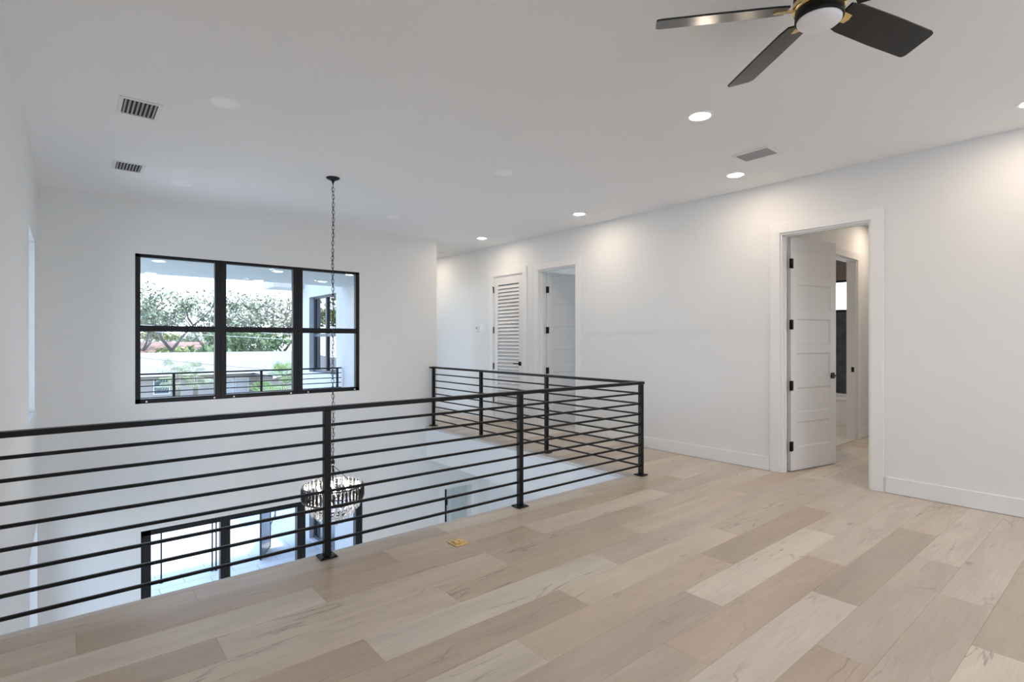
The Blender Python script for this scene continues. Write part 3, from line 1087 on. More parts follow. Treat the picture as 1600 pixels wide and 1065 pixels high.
# brass floor outlet
r = tag(empty('floor_outlet', (2.015, 3.005, 0), 0), 'square brass floor outlet cover set in the oak planks near the railing', 'floor outlet')
m = MB(); m.box(-.055, .055, -.055, .055, 0.0005, .006, bev=.002); m.build('plate', M['brassbox'], r)
m = MB(); m.box(-.036, .036, -.034, .034, .006, .0095, bev=.002); l = m.build('lid', M['brassbox'], r)
for s in (-1, 1):
    m = MB(); m.box(s * .018 - .012, s * .018 + .012, -.020, .020, .0093, .0125, bev=.0015); m.build('socket_cover', M['gold'], l)
for q in (-.047, .047):
    m = MB(); m.lathe([(.004, .006), (.004, .0075), (0, .008)], q, q, 10, cap=False); m.build('screw', M['gold'], r)

# ------------------------------------------------------------------ ceiling fan
FX, FY = 2.428, .902
r = tag(empty('ceiling_fan', (FX, FY, ZC - .004)), 'black five-blade ceiling fan with brass blade arms and round white light', 'ceiling fan')
m = MB(); m.lathe([(.075, 0), (.075, -.02), (.055, -.055), (.02, -.065)], n=32); m.build('canopy', M['blackmatt'], r)
m = MB(); m.tube([(0, 0, -.05), (0, 0, -.16)], .013, 16); m.build('downrod', M['blackmatt'], r)
m = MB(); m.lathe([(.03, -.135), (.085, -.15), (.098, -.165), (.098, -.205), (.09, -.212)], n=40); m.build('motor_housing', M['blackmatt'], r)
m = MB(); m.lathe([(.090, -.211), (.101, -.214), (.104, -.232), (.099, -.245), (.085, -.247)], n=40); m.build('brass_collar', M['gold'], r)
m = MB(); m.lathe([(.085, -.246), (.0915, -.248), (.0925, -.288), (.089, -.292), (.084, -.290), (.082, -.270)], n=44, cap=False); m.build('light_rim', M['blackmatt'], r)
m = MB(); m.lathe([(.0855, -.284), (.0845, -.297), (.073, -.307), (.047, -.314), (.02, -.317), (0, -.3175)], n=44, cap=False); m.build('light_dome', M['opal'], r)
BZ, TH0, PIT, BWD = -.235, math.radians(127.3), math.radians(-18.0), .150


def blade_mesh():
    m = MB()
    r0, r1, hw, t, cr = .125, .662, BWD / 2, .004, .022
    pts = [(r0, -hw * .80), (r0 + .06, -hw * .93), (r1 - .25, -hw)]
    for k in range(5):
        a = -PI / 2 + k * PI / 8
        pts.append((r1 - cr + cr * math.cos(a), -hw + cr + cr * math.sin(a)))
    for k in range(5):
        a = k * PI / 8
        pts.append((r1 - cr + cr * math.cos(a), hw - cr + cr * math.sin(a)))
    pts += [(r1 - .25, hw), (r0 + .06, hw * .93), (r0, hw * .80)]
    m.prism(pts, -t, t)
    return m


for k in range(5):
    th = TH0 - k * 2 * PI / 5
    mt = Matrix.Translation((0, 0, BZ)) @ Matrix.Rotation(th, 4, 'Z') @ Matrix.Rotation(PIT, 4, 'X')
    b = blade_mesh().xf(mt).build('blade', M['blade'], r)
    a = MB(); a.box(.082, .135, -.017, .017, -.010, -.0045, bev=.002)
    a.prism([(.12, -.023), (.172, -.021), (.180, 0), (.172, .021), (.12, .023)], -.009, -.0042)
    a.xf(mt).build('blade_arm', M['gold'], b)

r.rotation_euler = (math.radians(.4), math.radians(1.5), 0)

# ------------------------------------------------------------------ chandelier
CX, CY = 2.035, 5.285
ZT, RT = -.09, .290
r = tag(empty('chandelier', (CX, CY, ZC)), 'crystal drum chandelier hanging on a long black chain in the void', 'chandelier')
TR = Matrix.Translation((0, 0, -ZC))
m = MB(); m.lathe([(.066, ZC), (.066, ZC - .006), (.058, ZC - .013), (.040, ZC - .020), (.020, ZC - .030), (.011, ZC - .042), (.008, ZC - .058)], n=32)
m.xf(TR).build('ceiling_canopy', M['iron'], r)
m = MB()
z = ZC - .055
k = 0
zend = .16
rc = random.Random(2)
while z > zend:
    L, w = .046, .0115
    yawk = (PI / 2 if k % 2 else 0) + .9 + rc.uniform(-.25, .25)
    pts = []
    for j in range(12):
        a = 2 * PI * j / 12
        x = w * math.cos(a)
        zz = (L / 2 - w) * (1 if math.sin(a) >= 0 else -1) + w * math.sin(a)
        swx = .004 * math.sin(k * .23)
        pts.append((x * math.cos(yawk) + swx, x * math.sin(yawk), z - L / 2 + zz))
    m.tube(pts, .0027, 5, closed=True)
    z -= L - .0075
    k += 1
# electrical cord woven through the chain
pts = [(.007 * math.cos(j * 1.1), .007 * math.sin(j * 1.1), ZC - .05 - j * (ZC - .05 - .10) / 90) for j in range(91)]
m.tube(pts, .0019, 5)
m.xf(TR).build('chain', M['iron'], r)
m = MB()
m.tube([(0, 0, zend), (0, 0, -.26)], .009, 12)
m.lathe([(.004, .175), (.016, .16), (.018, .13), (.008, .11)], n=16)
m.lathe([(.010, -.20), (.024, -.215), (.024, -.235), (.006, -.27)], n=16)
for k in range(3):
    a = k * 2 * PI / 3 + .4
    m.tube([(0, 0, .11), (.20 * math.cos(a), .20 * math.sin(a), ZT + .02), (RT * math.cos(a), RT * math.sin(a), ZT - .02)], .0035, 6)
m.xf(TR).build('stem', M['iron'], r)


def ring(rad, z, w=.006, h=.010, n=64):
    m = MB(); m.lathe([(rad - w, z - h), (rad + w, z - h), (rad + w, z + h), (rad - w, z + h), (rad - w, z - h)], n=n, cap=False, smooth=False)
    return m


fr = MB()
for (rad, zz) in ((RT, ZT), (RT, ZT - .135), (RT - .035, ZT - .150), (.205, ZT - .215), (.150, ZT - .265), (.095, ZT - .31)):
    q = ring(rad, zz, .005, .006)
    i = len(fr.v); fr.v += q.v; fr.f += [tuple(a + i for a in f) for f in q.f]; fr.sm += q.sm
for k in range(6):
    a = k * PI / 3
    c, s_ = math.cos(a), math.sin(a)
    fr.tube([(RT * c, RT * s_, ZT), (RT * c, RT * s_, ZT - .135)], .003, 6)
    fr.tube([(RT * c, RT * s_, ZT - .135), (.205 * c, .205 * s_, ZT - .215), (.15 * c, .15 * s_, ZT - .265), (.095 * c, .095 * s_, ZT - .31), (0, 0, -.26)], .0025, 6)
fr.xf(TR).build('ring_frame', M['iron'], r)


def rod_crystal(L=.125, w=.011):
    m = MB()
    prof = [(.002, 0), (w * .75, -.010), (w, -.025), (w, -L + .022), (w * .6, -L + .006), (.001, -L)]
    m.lathe(prof, n=6, smooth=False)
    return m


def drop_crystal(L=.060, w=.0105):
    m = MB()
    m.lathe([(.001, 0), (w * .4, -.006), (w * .55, -L * .35), (w, -L * .68), (w * .75, -L * .88), (.001, -L)], n=6, smooth=False)
    m.lathe([(.001, .014), (.0055, .008), (.001, .001)], n=6, smooth=False)
    return m


rodmesh = rod_crystal().mesh('smoky_crystal', M['smoky'])
dropmesh = drop_crystal().mesh('clear_crystal', M['crystal'])
NO = 46
for k in range(NO):
    a = 2 * PI * k / NO
    o = bpy.data.objects.new('smoky_crystal', rodmesh); col.objects.link(o); o.parent = r
    o.location = (RT * 1.012 * math.cos(a), RT * 1.012 * math.sin(a), ZT - .006 - ZC)
    o.rotation_euler = (0, 0, a)
cnt = 0
for (rad, zz, n, sc) in ((RT - .016, ZT + .004, 32, 1.25), (.250, ZT - .155, 26, 1.15), (.200, ZT - .222, 20, 1.1), (.148, ZT - .272, 14, 1.1), (.090, ZT - .318, 8, 1.1)):
    for k in range(n):
        a = 2 * PI * (k + .5 * (cnt % 2)) / n
        o = bpy.data.objects.new('clear_crystal', dropmesh); col.objects.link(o); o.parent = r
        o.location = (rad * math.cos(a), rad * math.sin(a), zz - ZC)
        o.scale = (sc * 1.25, sc * 1.25, sc)
        o.rotation_euler = (0, 0, a)
    cnt += 1
# strings of smaller beads lining the tiers
m = MB()
rb = random.Random(5)
for (r_a, z_a, r_b, z_b, n) in ((RT - .02, ZT - .01, RT - .035, ZT - .145, 30), (.245, ZT - .18, .205, ZT - .23, 26), (.195, ZT - .24, .150, ZT - .285, 20), (.14, ZT - .29, .095, ZT - .33, 14), (.085, ZT - .335, .03, ZT - .40, 8)):
    for k in range(n):
        a = 2 * PI * (k + .25) / n
        steps = 5
        for j in range(steps):
            t = (j + .5) / steps
            rad = r_a + (r_b - r_a) * t; zz = z_a + (z_b - z_a) * t
            ccx, ccy = rad * math.cos(a), rad * math.sin(a)
            s_ = .0065
            i = len(m.v)
            m.v += [(ccx, ccy, zz + s_ * 1.3), (ccx + s_, ccy, zz), (ccx, ccy + s_, zz), (ccx - s_, ccy, zz), (ccx, ccy - s_, zz), (ccx, ccy, zz - s_ * 1.3)]
            for f in ((0, 1, 2), (0, 2, 3), (0, 3, 4), (0, 4, 1), (5, 2, 1), (5, 3, 2), (5, 4, 3), (5, 1, 4)):
                m.f.append(tuple(i + q for q in f)); m.sm.append(False)
o = m.xf(TR).build('crystal_beads', M['crystal'], r); o['kind'] = 'stuff'
for k in range(6):
    a = 2 * PI * k / 6 + .25
    x, y = .155 * math.cos(a), .155 * math.sin(a)
    h = MB(); h.tube([(0, 0, -.215 - ZC), (x * .6, y * .6, -.215 - ZC), (x, y, -.20 - ZC), (x, y, -.185 - ZC)], .004, 6)
    h.lathe([(.004, -.19 - ZC), (.015, -.183 - ZC), (.013, -.178 - ZC), (.009, -.176 - ZC), (.009, -.145 - ZC)], x, y, 12)
    ho = h.build('bulb_holder', M['iron'], r)
    b = MB(); b.lathe([(.006, -.146 - ZC), (.013, -.128 - ZC), (.014, -.115 - ZC), (.009, -.098 - ZC), (.002, -.082 - ZC)], x, y, 12)
    b.build('candle_bulb', M['bulb'], ho)
pl = bpy.data.lights.new('chandelier_glow', 'POINT'); pl.energy = 22; pl.color = (1, .88, .72); pl.shadow_soft_size = .05
po = bpy.data.objects.new('chandelier_glow', pl); po.location = (CX, CY, -.13); col.objects.link(po)

# =================================================================== outside
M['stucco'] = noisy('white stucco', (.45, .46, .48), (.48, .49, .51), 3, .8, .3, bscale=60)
M['soffit'] = noisy('grey white soffit', (.52, .56, .56), (.55, .59, .59), 2, .8)
M['deck'] = noisy('balcony deck', (.55, .55, .54), (.60, .60, .58), 4, .7)
M['pooldark'] = mat('blue grey glass screen', (.055, .075, .11), .15)
M['alum'] = mat('dark aluminium post', (.05, .055, .065), .4, .5)
M['wingframe'] = mat('blue grey window frame', (.055, .065, .085), .35)


def paver_mat():
    m = mat('pale patio pavers', (.6, .6, .6), .6)
    t = m.node_tree
    b = t.nodes['Principled BSDF']
    ge = t.nodes.new('ShaderNodeNewGeometry')
    br = t.nodes.new('ShaderNodeTexBrick')
    br.inputs['Scale'].default_value = 1.0
    br.inputs['Brick Width'].default_value = .9
    br.inputs['Row Height'].default_value = .6
    br.inputs['Mortar Size'].default_value = .008
    br.inputs['Color1'].default_value = (.46, .46, .46, 1)
    br.inputs['Color2'].default_value = (.50, .50, .495, 1)
    br.inputs['Mortar'].default_value = (.26, .26, .26, 1)
    t.links.new(ge.outputs['Position'], br.inputs['Vector'])
    t.links.new(br.outputs['Color'], b.inputs['Base Color'])
    return m


M['paver'] = paver_mat()
M['ground'] = noisy('pale lawn and drive', (.22, .24, .16), (.32, .32, .27), .35, .9, detail=5)

slab('ground', [(-60, 120, -60, 160, -3.9, -3.62)], M['ground'], 'pale lawn between the houses', 'ground')
slab('bounce_slab', [(-9, XB - .2, -9, 3.0, -.4, -.12), (XB - .2, 8, -9, YB - .2, -.4, -.12)], M['trim'], 'white slab added outside the added rear windows to bounce sunlight', 'bounce_slab')  # unseen white reflector, added to bounce sun up onto the ceiling
slab('bounce_yard', [(-16, XB - .25, 3.0, YW, -3.62, ZP), (XB - .25, XL - .25, YE, YW, -3.62, ZP)], M['trim'], 'pale ground slab added beside the left wall to bounce light in', 'yard')  # white reflector ground, added to bounce sun through the left wall windows
slab('patio', [(-6, 12, YW + .15, 17.5, -3.62, ZP)], M['paver'], 'pale paved patio outside the lower glass doors', 'patio')
slab('balcony_floor', [(-3.0, 4.57, YW + .15, 11.45, -.42, -.16)], M['deck'], 'balcony slab outside the triple window', 'balcony')
slab('balcony_ceiling', [(-3.0, 4.57, YW + .15, 11.40, 2.545, 2.95)], M['soffit'], 'grey white ceiling of the covered balcony', 'soffit')
slab('roof_deck', [(XB - .6, 11.0, YB - .6, 11.7, 3.31, 3.5)], M['stucco'], 'flat roof over the house', 'roof')

# wing wall with its window and lower door (exterior)
WW = (11.69, 13.42, .60, 2.44)
WD = (11.75, 13.42, ZP + .02, -1.05)
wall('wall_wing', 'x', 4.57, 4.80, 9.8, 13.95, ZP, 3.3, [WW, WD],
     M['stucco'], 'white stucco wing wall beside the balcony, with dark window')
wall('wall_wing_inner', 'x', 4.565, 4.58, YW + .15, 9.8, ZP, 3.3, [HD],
     M['stucco'], 'white stucco wall between balcony and corridor, with the added balcony door')
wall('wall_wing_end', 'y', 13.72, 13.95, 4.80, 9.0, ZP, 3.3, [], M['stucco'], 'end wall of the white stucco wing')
slab('wing_room_shell', [(8.0, 8.1, 10.2, 13.7, ZP, 3.3), (4.8, 8.1, 10.0, 10.1, ZP, 3.3), (4.8, 8.1, 10.1, 13.72, -.4, -.1), (4.8, 8.1, 10.1, 13.72, 3.1, 3.3)],
     M['stucco'], 'rooms inside the stucco wing behind its windows', 'wall')
slab('wing_roof', [(3.83, 9.2, 13.80, 14.70, 2.69, 3.0), (4.3, 9.2, 11.7, 14.3, 3.3, 3.5)], M['stucco'], 'eave of the stucco wing roof beyond the balcony', 'roof')
for (nm, op, lb, rail) in (('window_11', WW, 'dark framed window in the stucco wing reflecting the trees', 1.50),
                           ('window_12', WD, 'dark framed sliding door at the foot of the stucco wing', None)):
    rr = grid_window(nm, lb, 'x', 4.57 + .10, op, 2, rail=rail, depth=.07, mull=.08, fr=.06, glass='glassout')
    for ch in kids(rr):
        if ch.name.split('.')[0] in ('window_frame', 'mullion', 'meeting_rail'):
            ch.data.materials[0] = M['wingframe']

bal = railing('balcony_railing', 'black horizontal bar railing of the balcony seen through the triple window',
              [((-2.9, 11.34), (4.55, 11.34))], [(-1.6, 11.34), (1.44, 11.34), (2.92, 11.34), (4.46, 11.34)], z0=-.16)
for i, (x, y, lb) in enumerate(((1.01, 9.42, 'balcony soffit light, nearest in the first window bay'), (1.08, 11.2, 'balcony soffit light at the outer edge in the first window bay'),
                                (2.72, 9.53, 'balcony soffit light, bright disc in the middle window bay'), (2.84, 11.2, 'balcony soffit light at the outer edge in the middle window bay'),
                                (3.87, 10.6, 'balcony soffit light beside the chandelier chain'), (3.83, 9.15, 'balcony soffit light in the upper corner of the last window bay'))):
    downlight(x, y, True, lb, z=2.544, power=.6, group='balcony soffit lights')

# patio furniture-like verticals
for i, (x, y, z1, lb) in enumerate(((1.42, 12.88, -.45, 'slender dark patio pole, alone in the first glass door'),
                                    (2.335, 12.87, -.45, 'slender dark patio pole, left one of the close pair'),
                                    (2.405, 12.85, -.45, 'slender dark patio pole, right one of the close pair'),
                                    (4.38, 15.6, -1.2, 'slender dark patio pole standing beyond the glass screen'))):
    m = MB(); m.tube([(0, 0, 0), (0, 0, z1 - ZP)], .016, 10)
    m.lathe([(.030, 0), (.030, .008), (.018, .012)], n=16)
    if i == 3:
        m.tube([(0, 0, .25), (-.12, -.35, .16), (-.35, -.75, .03)], .014, 8)
    o = tag(m.build('patio_pole', M['alum']), lb, 'pole', 'slender patio poles')
    o.location = (x, y, ZP)
r = tag(empty('glass_screen', (3.28, 12.80, ZP), math.atan2(.71, .40)), 'dark blue glass screen panel standing on the patio', 'screen')
m = MB(); m.box(.03, .78, -.012, .012, .05, 2.3); m.build('panel', M['pooldark'], r)
m = MB(); m.box(0, .03, -.02, .02, 0, 2.33, bev=.003); m.box(.78, .81, -.02, .02, 0, 2.33, bev=.003); m.box(.03, .78, -.02, .02, 2.30, 2.33); m.box(.03, .78, -.02, .02, .02, .05)
m.build('screen_frame', M['alum'], r)

# ------------------------------------------------------------------ neighbouring houses
def tile_roof_mat(name, c1, c2, gap=.34):
    m = mat(name, c1, .8)
    t = m.node_tree
    b = t.nodes['Principled BSDF']
    ge = t.nodes.new('ShaderNodeNewGeometry')
    br = t.nodes.new('ShaderNodeTexBrick')
    br.inputs['Scale'].default_value = 1.0
    br.inputs['Brick Width'].default_value = gap
    br.inputs['Row Height'].default_value = gap * 1.4
    br.inputs['Mortar Size'].default_value = .035
    br.inputs['Color1'].default_value = (*c1, 1)
    br.inputs['Color2'].default_value = (*c2, 1)
    br.inputs['Mortar'].default_value = tuple(x * .72 for x in c1) + (1,)
    t.links.new(ge.outputs['Position'], br.inputs['Vector'])
    t.links.new(br.outputs['Color'], b.inputs['Base Color'])
    return m


M['roofwhite'] = tile_roof_mat('white roof tile', (.235, .228, .232), (.200, .195, .200), .45)
M['roofterra'] = tile_roof_mat('faded terracotta tile', (.30, .165, .115), (.26, .145, .10))
M['housewall'] = noisy('warm stucco', (.27, .245, .235), (.30, .27, .26), 1.5, .85)
M['housewhite'] = noisy('white house paint', (.34, .345, .35), (.37, .37, .375), 1.5, .8)
M['hwin'] = mat('dark house window', (.07, .09, .12), .15)
M['fascia'] = mat('white fascia board', (.45, .44, .44), .6)


def hip_roof(m, x0, x1, y0, y1, ze, zr, over=.6, hip=3.5):
    x0 -= over; x1 += over; y0 -= over; y1 += over
    ym = (y0 + y1) / 2
    a, b, c, d = (x0, y0, ze), (x1, y0, ze), (x1, y1, ze), (x0, y1, ze)
    e, f = (x0 + hip, ym, zr), (x1 - hip, ym, zr)
    m.quad(a, b, f, e); m.quad(c, d, e, f); m.tri(b, c, f); m.tri(d, a, e)
    m.quad(a, b, c, d)


def house(name, label, x0, x1, y0, y1, ze, zr, wallm, roofm, wins, wing=None):
    r = tag(empty(name, (x0, y0, -3.62)), label, 'house')
    T = Matrix.Translation((-x0, -y0, 3.62))
    m = MB(); m.box(x0, x1, y0, y1, -3.62, ze)
    if wing:
        wx0, wx1, wy0, wz = wing
        m.box(wx0, wx1, wy0, y0, -3.62, ze)
        m.tri((wx0, wy0, ze), (wx1, wy0, ze), ((wx0 + wx1) / 2, wy0, wz - .1))
    m.xf(T).build('wall', wallm, r)
    m = MB(); hip_roof(m, x0, x1, y0, y1, ze + .16, zr)
    if wing:
        xm = (wx0 + wx1) / 2; o_ = .5
        ya = wy0 - .5; yb = (y0 + y1) / 2
        for s, xe in ((-1, wx0 - o_), (1, wx1 + o_)):
            m.quad((xm, ya, wz), (xm, yb, wz), (xe, yb, ze), (xe, ya, ze))
            m.quad((xm, ya, wz - .12), (xm, yb, wz - .12), (xe, yb, ze - .12), (xe, ya, ze - .12))
    m.xf(T).build('roof', roofm, r)
    m = MB()
    m.box(x0 - .6, x1 + .6, y0 - .6, y0 - .54, ze - .02, ze + .17); m.box(x0 - .6, x1 + .6, y0 - .54, y1 + .54, ze - .02, ze + .0)
    if wing:
        m.quad((xm, ya - .01, wz + .02), (wx0 - o_, ya - .01, ze + .02), (wx0 - o_, ya - .01, ze - .18), (xm, ya - .01, wz - .18))
        m.quad((xm, ya - .01, wz + .02), (wx1 + o_, ya - .01, ze + .02), (wx1 + o_, ya - .01, ze - .18), (xm, ya - .01, wz - .18))
    m.xf(T).build('fascia', M['fascia'], r)
    for (wa, wb, za, zb, mt_, yy) in wins:
        m = MB()
        m.box(wa - .08, wb + .08, yy - .06, yy + .02, za - .08, za); m.box(wa - .08, wb + .08, yy - .06, yy + .02, zb, zb + .08)
        m.box(wa - .08, wa, yy - .06, yy + .02, za, zb); m.box(wb, wb + .08, yy - .06, yy + .02, za, zb)
        m.box(wa, wb, yy - .05, yy + .02, (za + zb) / 2 - .04, (za + zb) / 2 + .04)
        w = m.xf(T).build('window', M['fascia'], r)
        m = MB(); m.box(wa, wb, yy - .03, yy + .01, za, zb); m.xf(T).build('pane', M[mt_], w)
    return r


house('white_roof_house', 'low house with a white tiled roof across the lawn', -9, 26, 42, 52, -.92, .50, M['housewall'], M['roofwhite'],
      [(4.25, 5.05, -2.10, -1.22, 'hwin', 42), (8.05, 8.9, -3.3, -1.35, 'housewhite', 42), (9.1, 9.9, -3.3, -1.35, 'housewhite', 42), (-3, -1.8, -2.1, -1.2, 'hwin', 42), (13.6, 14.6, -2.4, -1.4, 'hwin', 37)],
      wing=(10.6, 17.0, 37, .25))
house('terracotta_roof_house', 'distant house with a faded terracotta tiled roof', -8, 16, 70, 84, -.6, 1.25, M['housewhite'], M['roofterra'], [(2, 3, -2.4, -1.2, 'hwin', 70)])
house('pale_far_house', 'pale house glimpsed between trunks behind the terracotta roof', 6, 26, 116, 128, .5, 1.5, M['housewhite'], M['roofwhite'], [(10, 11, -1.4, -.4, 'hwin', 116)])

# iron gate beside the white roofed house
m = MB()
for k in range(13):
    m.tube([(k * .14, 0, 0), (k * .14, 0, 1.75 + .1 * math.sin(k * .5))], .022, 6)
m.box(-.05, 1.75, -.03, .03, .25, .32); m.box(-.05, 1.75, -.03, .03, 1.35, 1.42)
for k in range(4):
    cx_ = .25 + k * .42
    m.tube([(cx_ + .15 * math.cos(t * PI / 5), 0, .85 + .15 * math.sin(t * PI / 5)) for t in range(10)], .018, 5, closed=True)
o = tag(m.build('iron_gate', M['alum']), 'dark wrought iron gate beside the white roofed house', 'gate')
o.location = (2.55, 34.5, -3.62)

# ------------------------------------------------------------------ planting
M['bark'] = noisy('grey bark', (.11, .10, .09), (.17, .155, .14), 3, .9)
M['leafA'] = noisy('grey green leaves', (.125, .160, .105), (.215, .245, .155), .8, .8)
M['leafB'] = noisy('yellow green leaves', (.18, .215, .075), (.28, .30, .13), .8, .8)
M['leafC'] = noisy('deep green leaves', (.065, .115, .045), (.135, .19, .08), .8, .8)
M['leafD'] = noisy('dull brown green leaves', (.17, .165, .115), (.24, .225, .155), .8, .8)


def tree(label, x, y, zb, h, spread, nleaf, leafm, seed, name='leafy_tree', dense=False, ls=.16, trunk_h=.35, lean=0.0, group='trees beyond the houses'):
    rn = random.Random(seed)
    r = tag(empty(name, (x, y, zb)), label, 'tree' if name != 'round_shrub' else 'shrub', group)
    m = MB()
    tips = []

    def grow(p, d, L, rad, lev):
        q = p + d * L
        mid = p + d * L * .5 + Vector((rn.uniform(-1, 1), rn.uniform(-1, 1), 0)) * L * .08
        m.tube([p, mid, q], [rad, rad * .82, rad * .62], 6)
        if lev >= 3:
            tips.append((mid, L)); tips.append((q, L))
            return
        if lev >= 1:
            tips.append((q, L * .7))
        n = 3 if lev < 2 else 4
        a0 = rn.uniform(0, 2 * PI)
        for k in range(n):
            a = a0 + 2 * PI * k / n + rn.uniform(-.4, .4)
            up = rn.uniform(.45, 1.0) if lev == 0 else rn.uniform(.05, .9)
            nd = Vector((math.cos(a) * spread, math.sin(a) * spread, up)).normalized()
            nd = (nd * .8 + d * .35).normalized()
            grow(q, nd, L * rn.uniform(.58, .80), rad * .58, lev + 1)
    grow(Vector((0, 0, -.1)), Vector((lean, 0, 1)).normalized(), h * trunk_h, h * .022, 0)
    m.build('trunk', M['bark'], r)
    lf = MB()
    zmax = max(t[0].z for t in tips)
    for k in range(nleaf if dense else int(nleaf * .62)):
        p, L = rn.choice(tips)
        sc = L * (.55 if not dense else .9)
        c = p + Vector((rn.gauss(0, 1), rn.gauss(0, 1), rn.gauss(0, .8))) * sc * .55
        if c.z < .15: c.z = .15 + rn.random() * .3
        a = Vector((rn.gauss(0, 1), rn.gauss(0, 1), rn.gauss(0, 1))).normalized()
        b = a.cross(Vector((rn.gauss(0, 1), rn.gauss(0, 1), rn.gauss(0, 1)))).normalized()
        s_ = ls * rn.uniform(.6, 1.4)
        lf.quad(c - a * s_, c + b * s_ * .5, c + a * s_, c - b * s_ * .5)
    # scale so the top meets h
    k = h / max(zmax + .1, .1)
    me = bpy.data.meshes.new('crown'); me.from_pydata(lf.v, [], lf.f); me.materials.append(leafm); me.update()
    o = bpy.data.objects.new('crown', me); col.objects.link(o); o.parent = r
    r.scale = (k, k, k)
    return r


def at(px, w):
    """ground position at picture column px (photograph survey) and distance w along the view axis"""
    u = (px - 800) / FPX
    s_, c_ = math.sin(YAW), math.cos(YAW)
    return (w * (s_ + u * c_), w * (c_ - u * s_))


def ztop(y, w):
    return 1.36 - (y - 532.5) / FPX * w


TREES = [  # column, distance, top row, spread, leaves, material, label
    (222, 60, 486, 1.0, 1500, 'leafA', 'airy grey green tree at the left edge of the triple window'),
    (268, 50, 451, .9, 2300, 'leafA', 'tallest airy tree in the first window bay'),
    (322, 64, 472, .8, 600, 'leafA', 'thin sparse tree beside the first window mullion'),
    (366, 52, 461, 1.0, 1300, 'leafA', 'airy tree just right of the first window mullion'),
    (408, 62, 461, .9, 1100, 'leafA', 'airy grey tree in the middle of the second window bay'),
    (442, 53, 472, 1.0, 1300, 'leafD', 'olive tree beside the second window mullion'),
    (246, 76, 506, 1.3, 1600, 'leafB', 'low yellow green tree behind the terracotta roof'),
    (300, 82, 514, 1.3, 1600, 'leafA', 'low grey green tree above the terracotta roof'),
    (352, 74, 508, 1.3, 1600, 'leafD', 'low olive tree behind the first mullion'),
    (392, 47.5, 514, 1.2, 2200, 'leafC', 'dense green tree above the white roof ridge'),
    (432, 88, 506, 1.3, 1600, 'leafB', 'yellow green tree low in the second window bay'),
    (480, 48, 484, 1.1, 1200, 'leafD', 'olive tree hidden behind the stucco wing'),
    (190, 66, 500, 1.2, 1200, 'leafA', 'grey green tree outside the left window edge'),
]
for i, (px, w, yt, sprd, nl, lm, lb) in enumerate(TREES):
    X, Y = at(px, w)
    tree(lb, X, Y, -3.62, ztop(yt, w) + 3.62, sprd, int(nl * 1.25), M[lm], 100 + i, ls=.145)
for i, (X, Y, hh, lb) in enumerate(((-15, 44, 10.5, 'dense tree far left outside, mirrored in the wing window'), (-8, 52, 11.5, 'tall tree far left outside, mirrored in the wing window'),
                                   (-3.0, 43, 9.5, 'smaller tree far left outside, mirrored in the wing window'))):
    tree(lb, X, Y + 12, -3.62, hh, 1.2, 3000, M['leafB'], 200 + i, ls=.2)
SHR = [(330, 40.5, 546, 'bright green shrub showing above the white roof ridge'), (343, 41, 549, 'small green shrub beside the first mullion, above the roof ridge'),
       (268, 58, 546, 'low shrub in front of the terracotta roof'), (362, 52, 538, 'green shrub right of the first mullion above the roof'), (384, 53, 540, 'round green shrub above the white roof in the middle bay')]
for i, (px, w, yt, lb) in enumerate(SHR):
    w = (52, 49, 60, 46, 56)[i]
    X, Y = at(px, w)
    tree(lb, X, Y, -3.62, ztop(yt, w) + 3.62, 1.4, 1600, M['leafC'] if i != 2 else M['leafB'], 300 + i, name='round_shrub', dense=True, ls=.16, trunk_h=.25, group='shrubs between the houses')


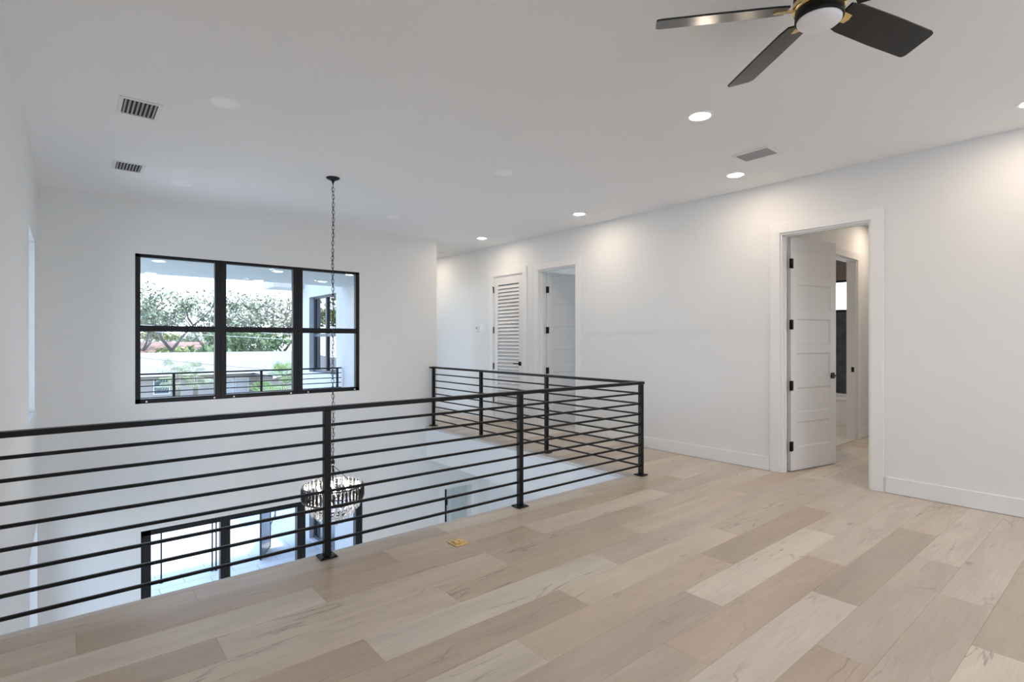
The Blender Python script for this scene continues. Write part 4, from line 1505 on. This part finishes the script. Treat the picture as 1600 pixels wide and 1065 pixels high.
def palm(label, x, y, h, n, L, seed, leafm):
    rn = random.Random(seed)
    r = tag(empty('fan_palm', (x, y, -3.62)), label, 'palm', 'palms outside the window')
    m = MB()
    m.tube([(0, 0, 0), (.05, 0, h * .35), (.02, .03, h * .7), (0, 0, h - .1)], [.16, .13, .12, .14], 10)
    m.build('trunk', M['bark'], r)
    lf = MB()
    for k in range(n):
        a = 2 * PI * k / n * 3.7 + rn.uniform(-.2, .2)
        el = rn.uniform(-.5, 1.35)
        d = Vector((math.cos(a) * math.cos(el), math.sin(a) * math.cos(el), math.sin(el)))
        base = Vector((0, 0, h - .12))
        hub = base + d * L * .5
        side = d.cross(Vector((0, 0, 1)))
        if side.length < .1: side = Vector((1, 0, 0))
        side.normalize()
        up = side.cross(d).normalized()
        lf.tube([base, base + d * L * .25 + Vector((0, 0, .02)), hub], .010, 4, cap=False)
        for j in range(13):
            t = (j - 6) / 6 * 1.25
            dd = (d * math.cos(t) + side * math.sin(t)).normalized()
            tip = hub + dd * L * .55 * (1 - .12 * abs(t)) - Vector((0, 0, .10 * L * (1 + abs(t))))
            mid = hub + dd * L * .28 + up * .01
            w = (d * -math.sin(t) + side * math.cos(t)) * .017
            lf.quad(hub, mid - w, tip, mid + w)
    lf.build('fronds', leafm, r)
    return r


M['palmleaf'] = noisy('pale palm leaf', (.17, .22, .10), (.26, .30, .17), 2, .6)
M['palmleaf2'] = noisy('fresh green palm leaf', (.09, .17, .04), (.17, .26, .08), 2, .6)
X, Y = at(277, 25); palm('pale fan palm standing left of its twin behind the balcony railing', X, Y, ztop(583, 25) + 3.62, 21, 1.15, 1, M['palmleaf'])
X, Y = at(305, 28); palm('pale fan palm standing right of its twin behind the balcony railing', X, Y, ztop(585, 28) + 3.62, 19, 1.05, 2, M['palmleaf'])
X, Y = at(446, 22); palm('bright green palm at the lower right of the middle window bay', X, Y, ztop(594, 22) + 3.62, 26, 1.15, 3, M['palmleaf2'])
X, Y = at(412, 23.5); palm('small green palm beside a balcony railing post', X, Y, ztop(612, 23.5) + 3.62, 26, .8, 4, M['palmleaf2'])

# overhead cables
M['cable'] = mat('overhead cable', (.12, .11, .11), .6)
M['cablepale'] = mat('whitish overhead cable', (.50, .50, .50), .6)  # whitish colour of the upper cables
for (a, b, rad, mt_, lb) in (((150, 544, 24), (520, 577, 21), .010, 'cable', 'low dark overhead cable crossing the white roof'),
                             ((150, 497, 34), (520, 520, 30), .012, 'cablepale', 'upper pale overhead cable crossing the trees'),
                             ((150, 507, 36), (520, 528, 32), .012, 'cablepale', 'pale overhead cable just above the window meeting rail')):
    P = Vector((*at(a[0], a[2]), ztop(a[1], a[2]))); Q = Vector((*at(b[0], b[2]), ztop(b[1], b[2])))
    D = Q - P
    P2, Q2 = P - D * .6, Q + D * .6
    m = MB()
    m.tube([P2.lerp(Q2, k / 16) - Vector((0, 0, .25 * (1 - (k / 8 - 1) ** 2))) for k in range(17)], rad, 5)
    tag(m.build('overhead_cable', M[mt_]), lb, 'cable', 'overhead cables')
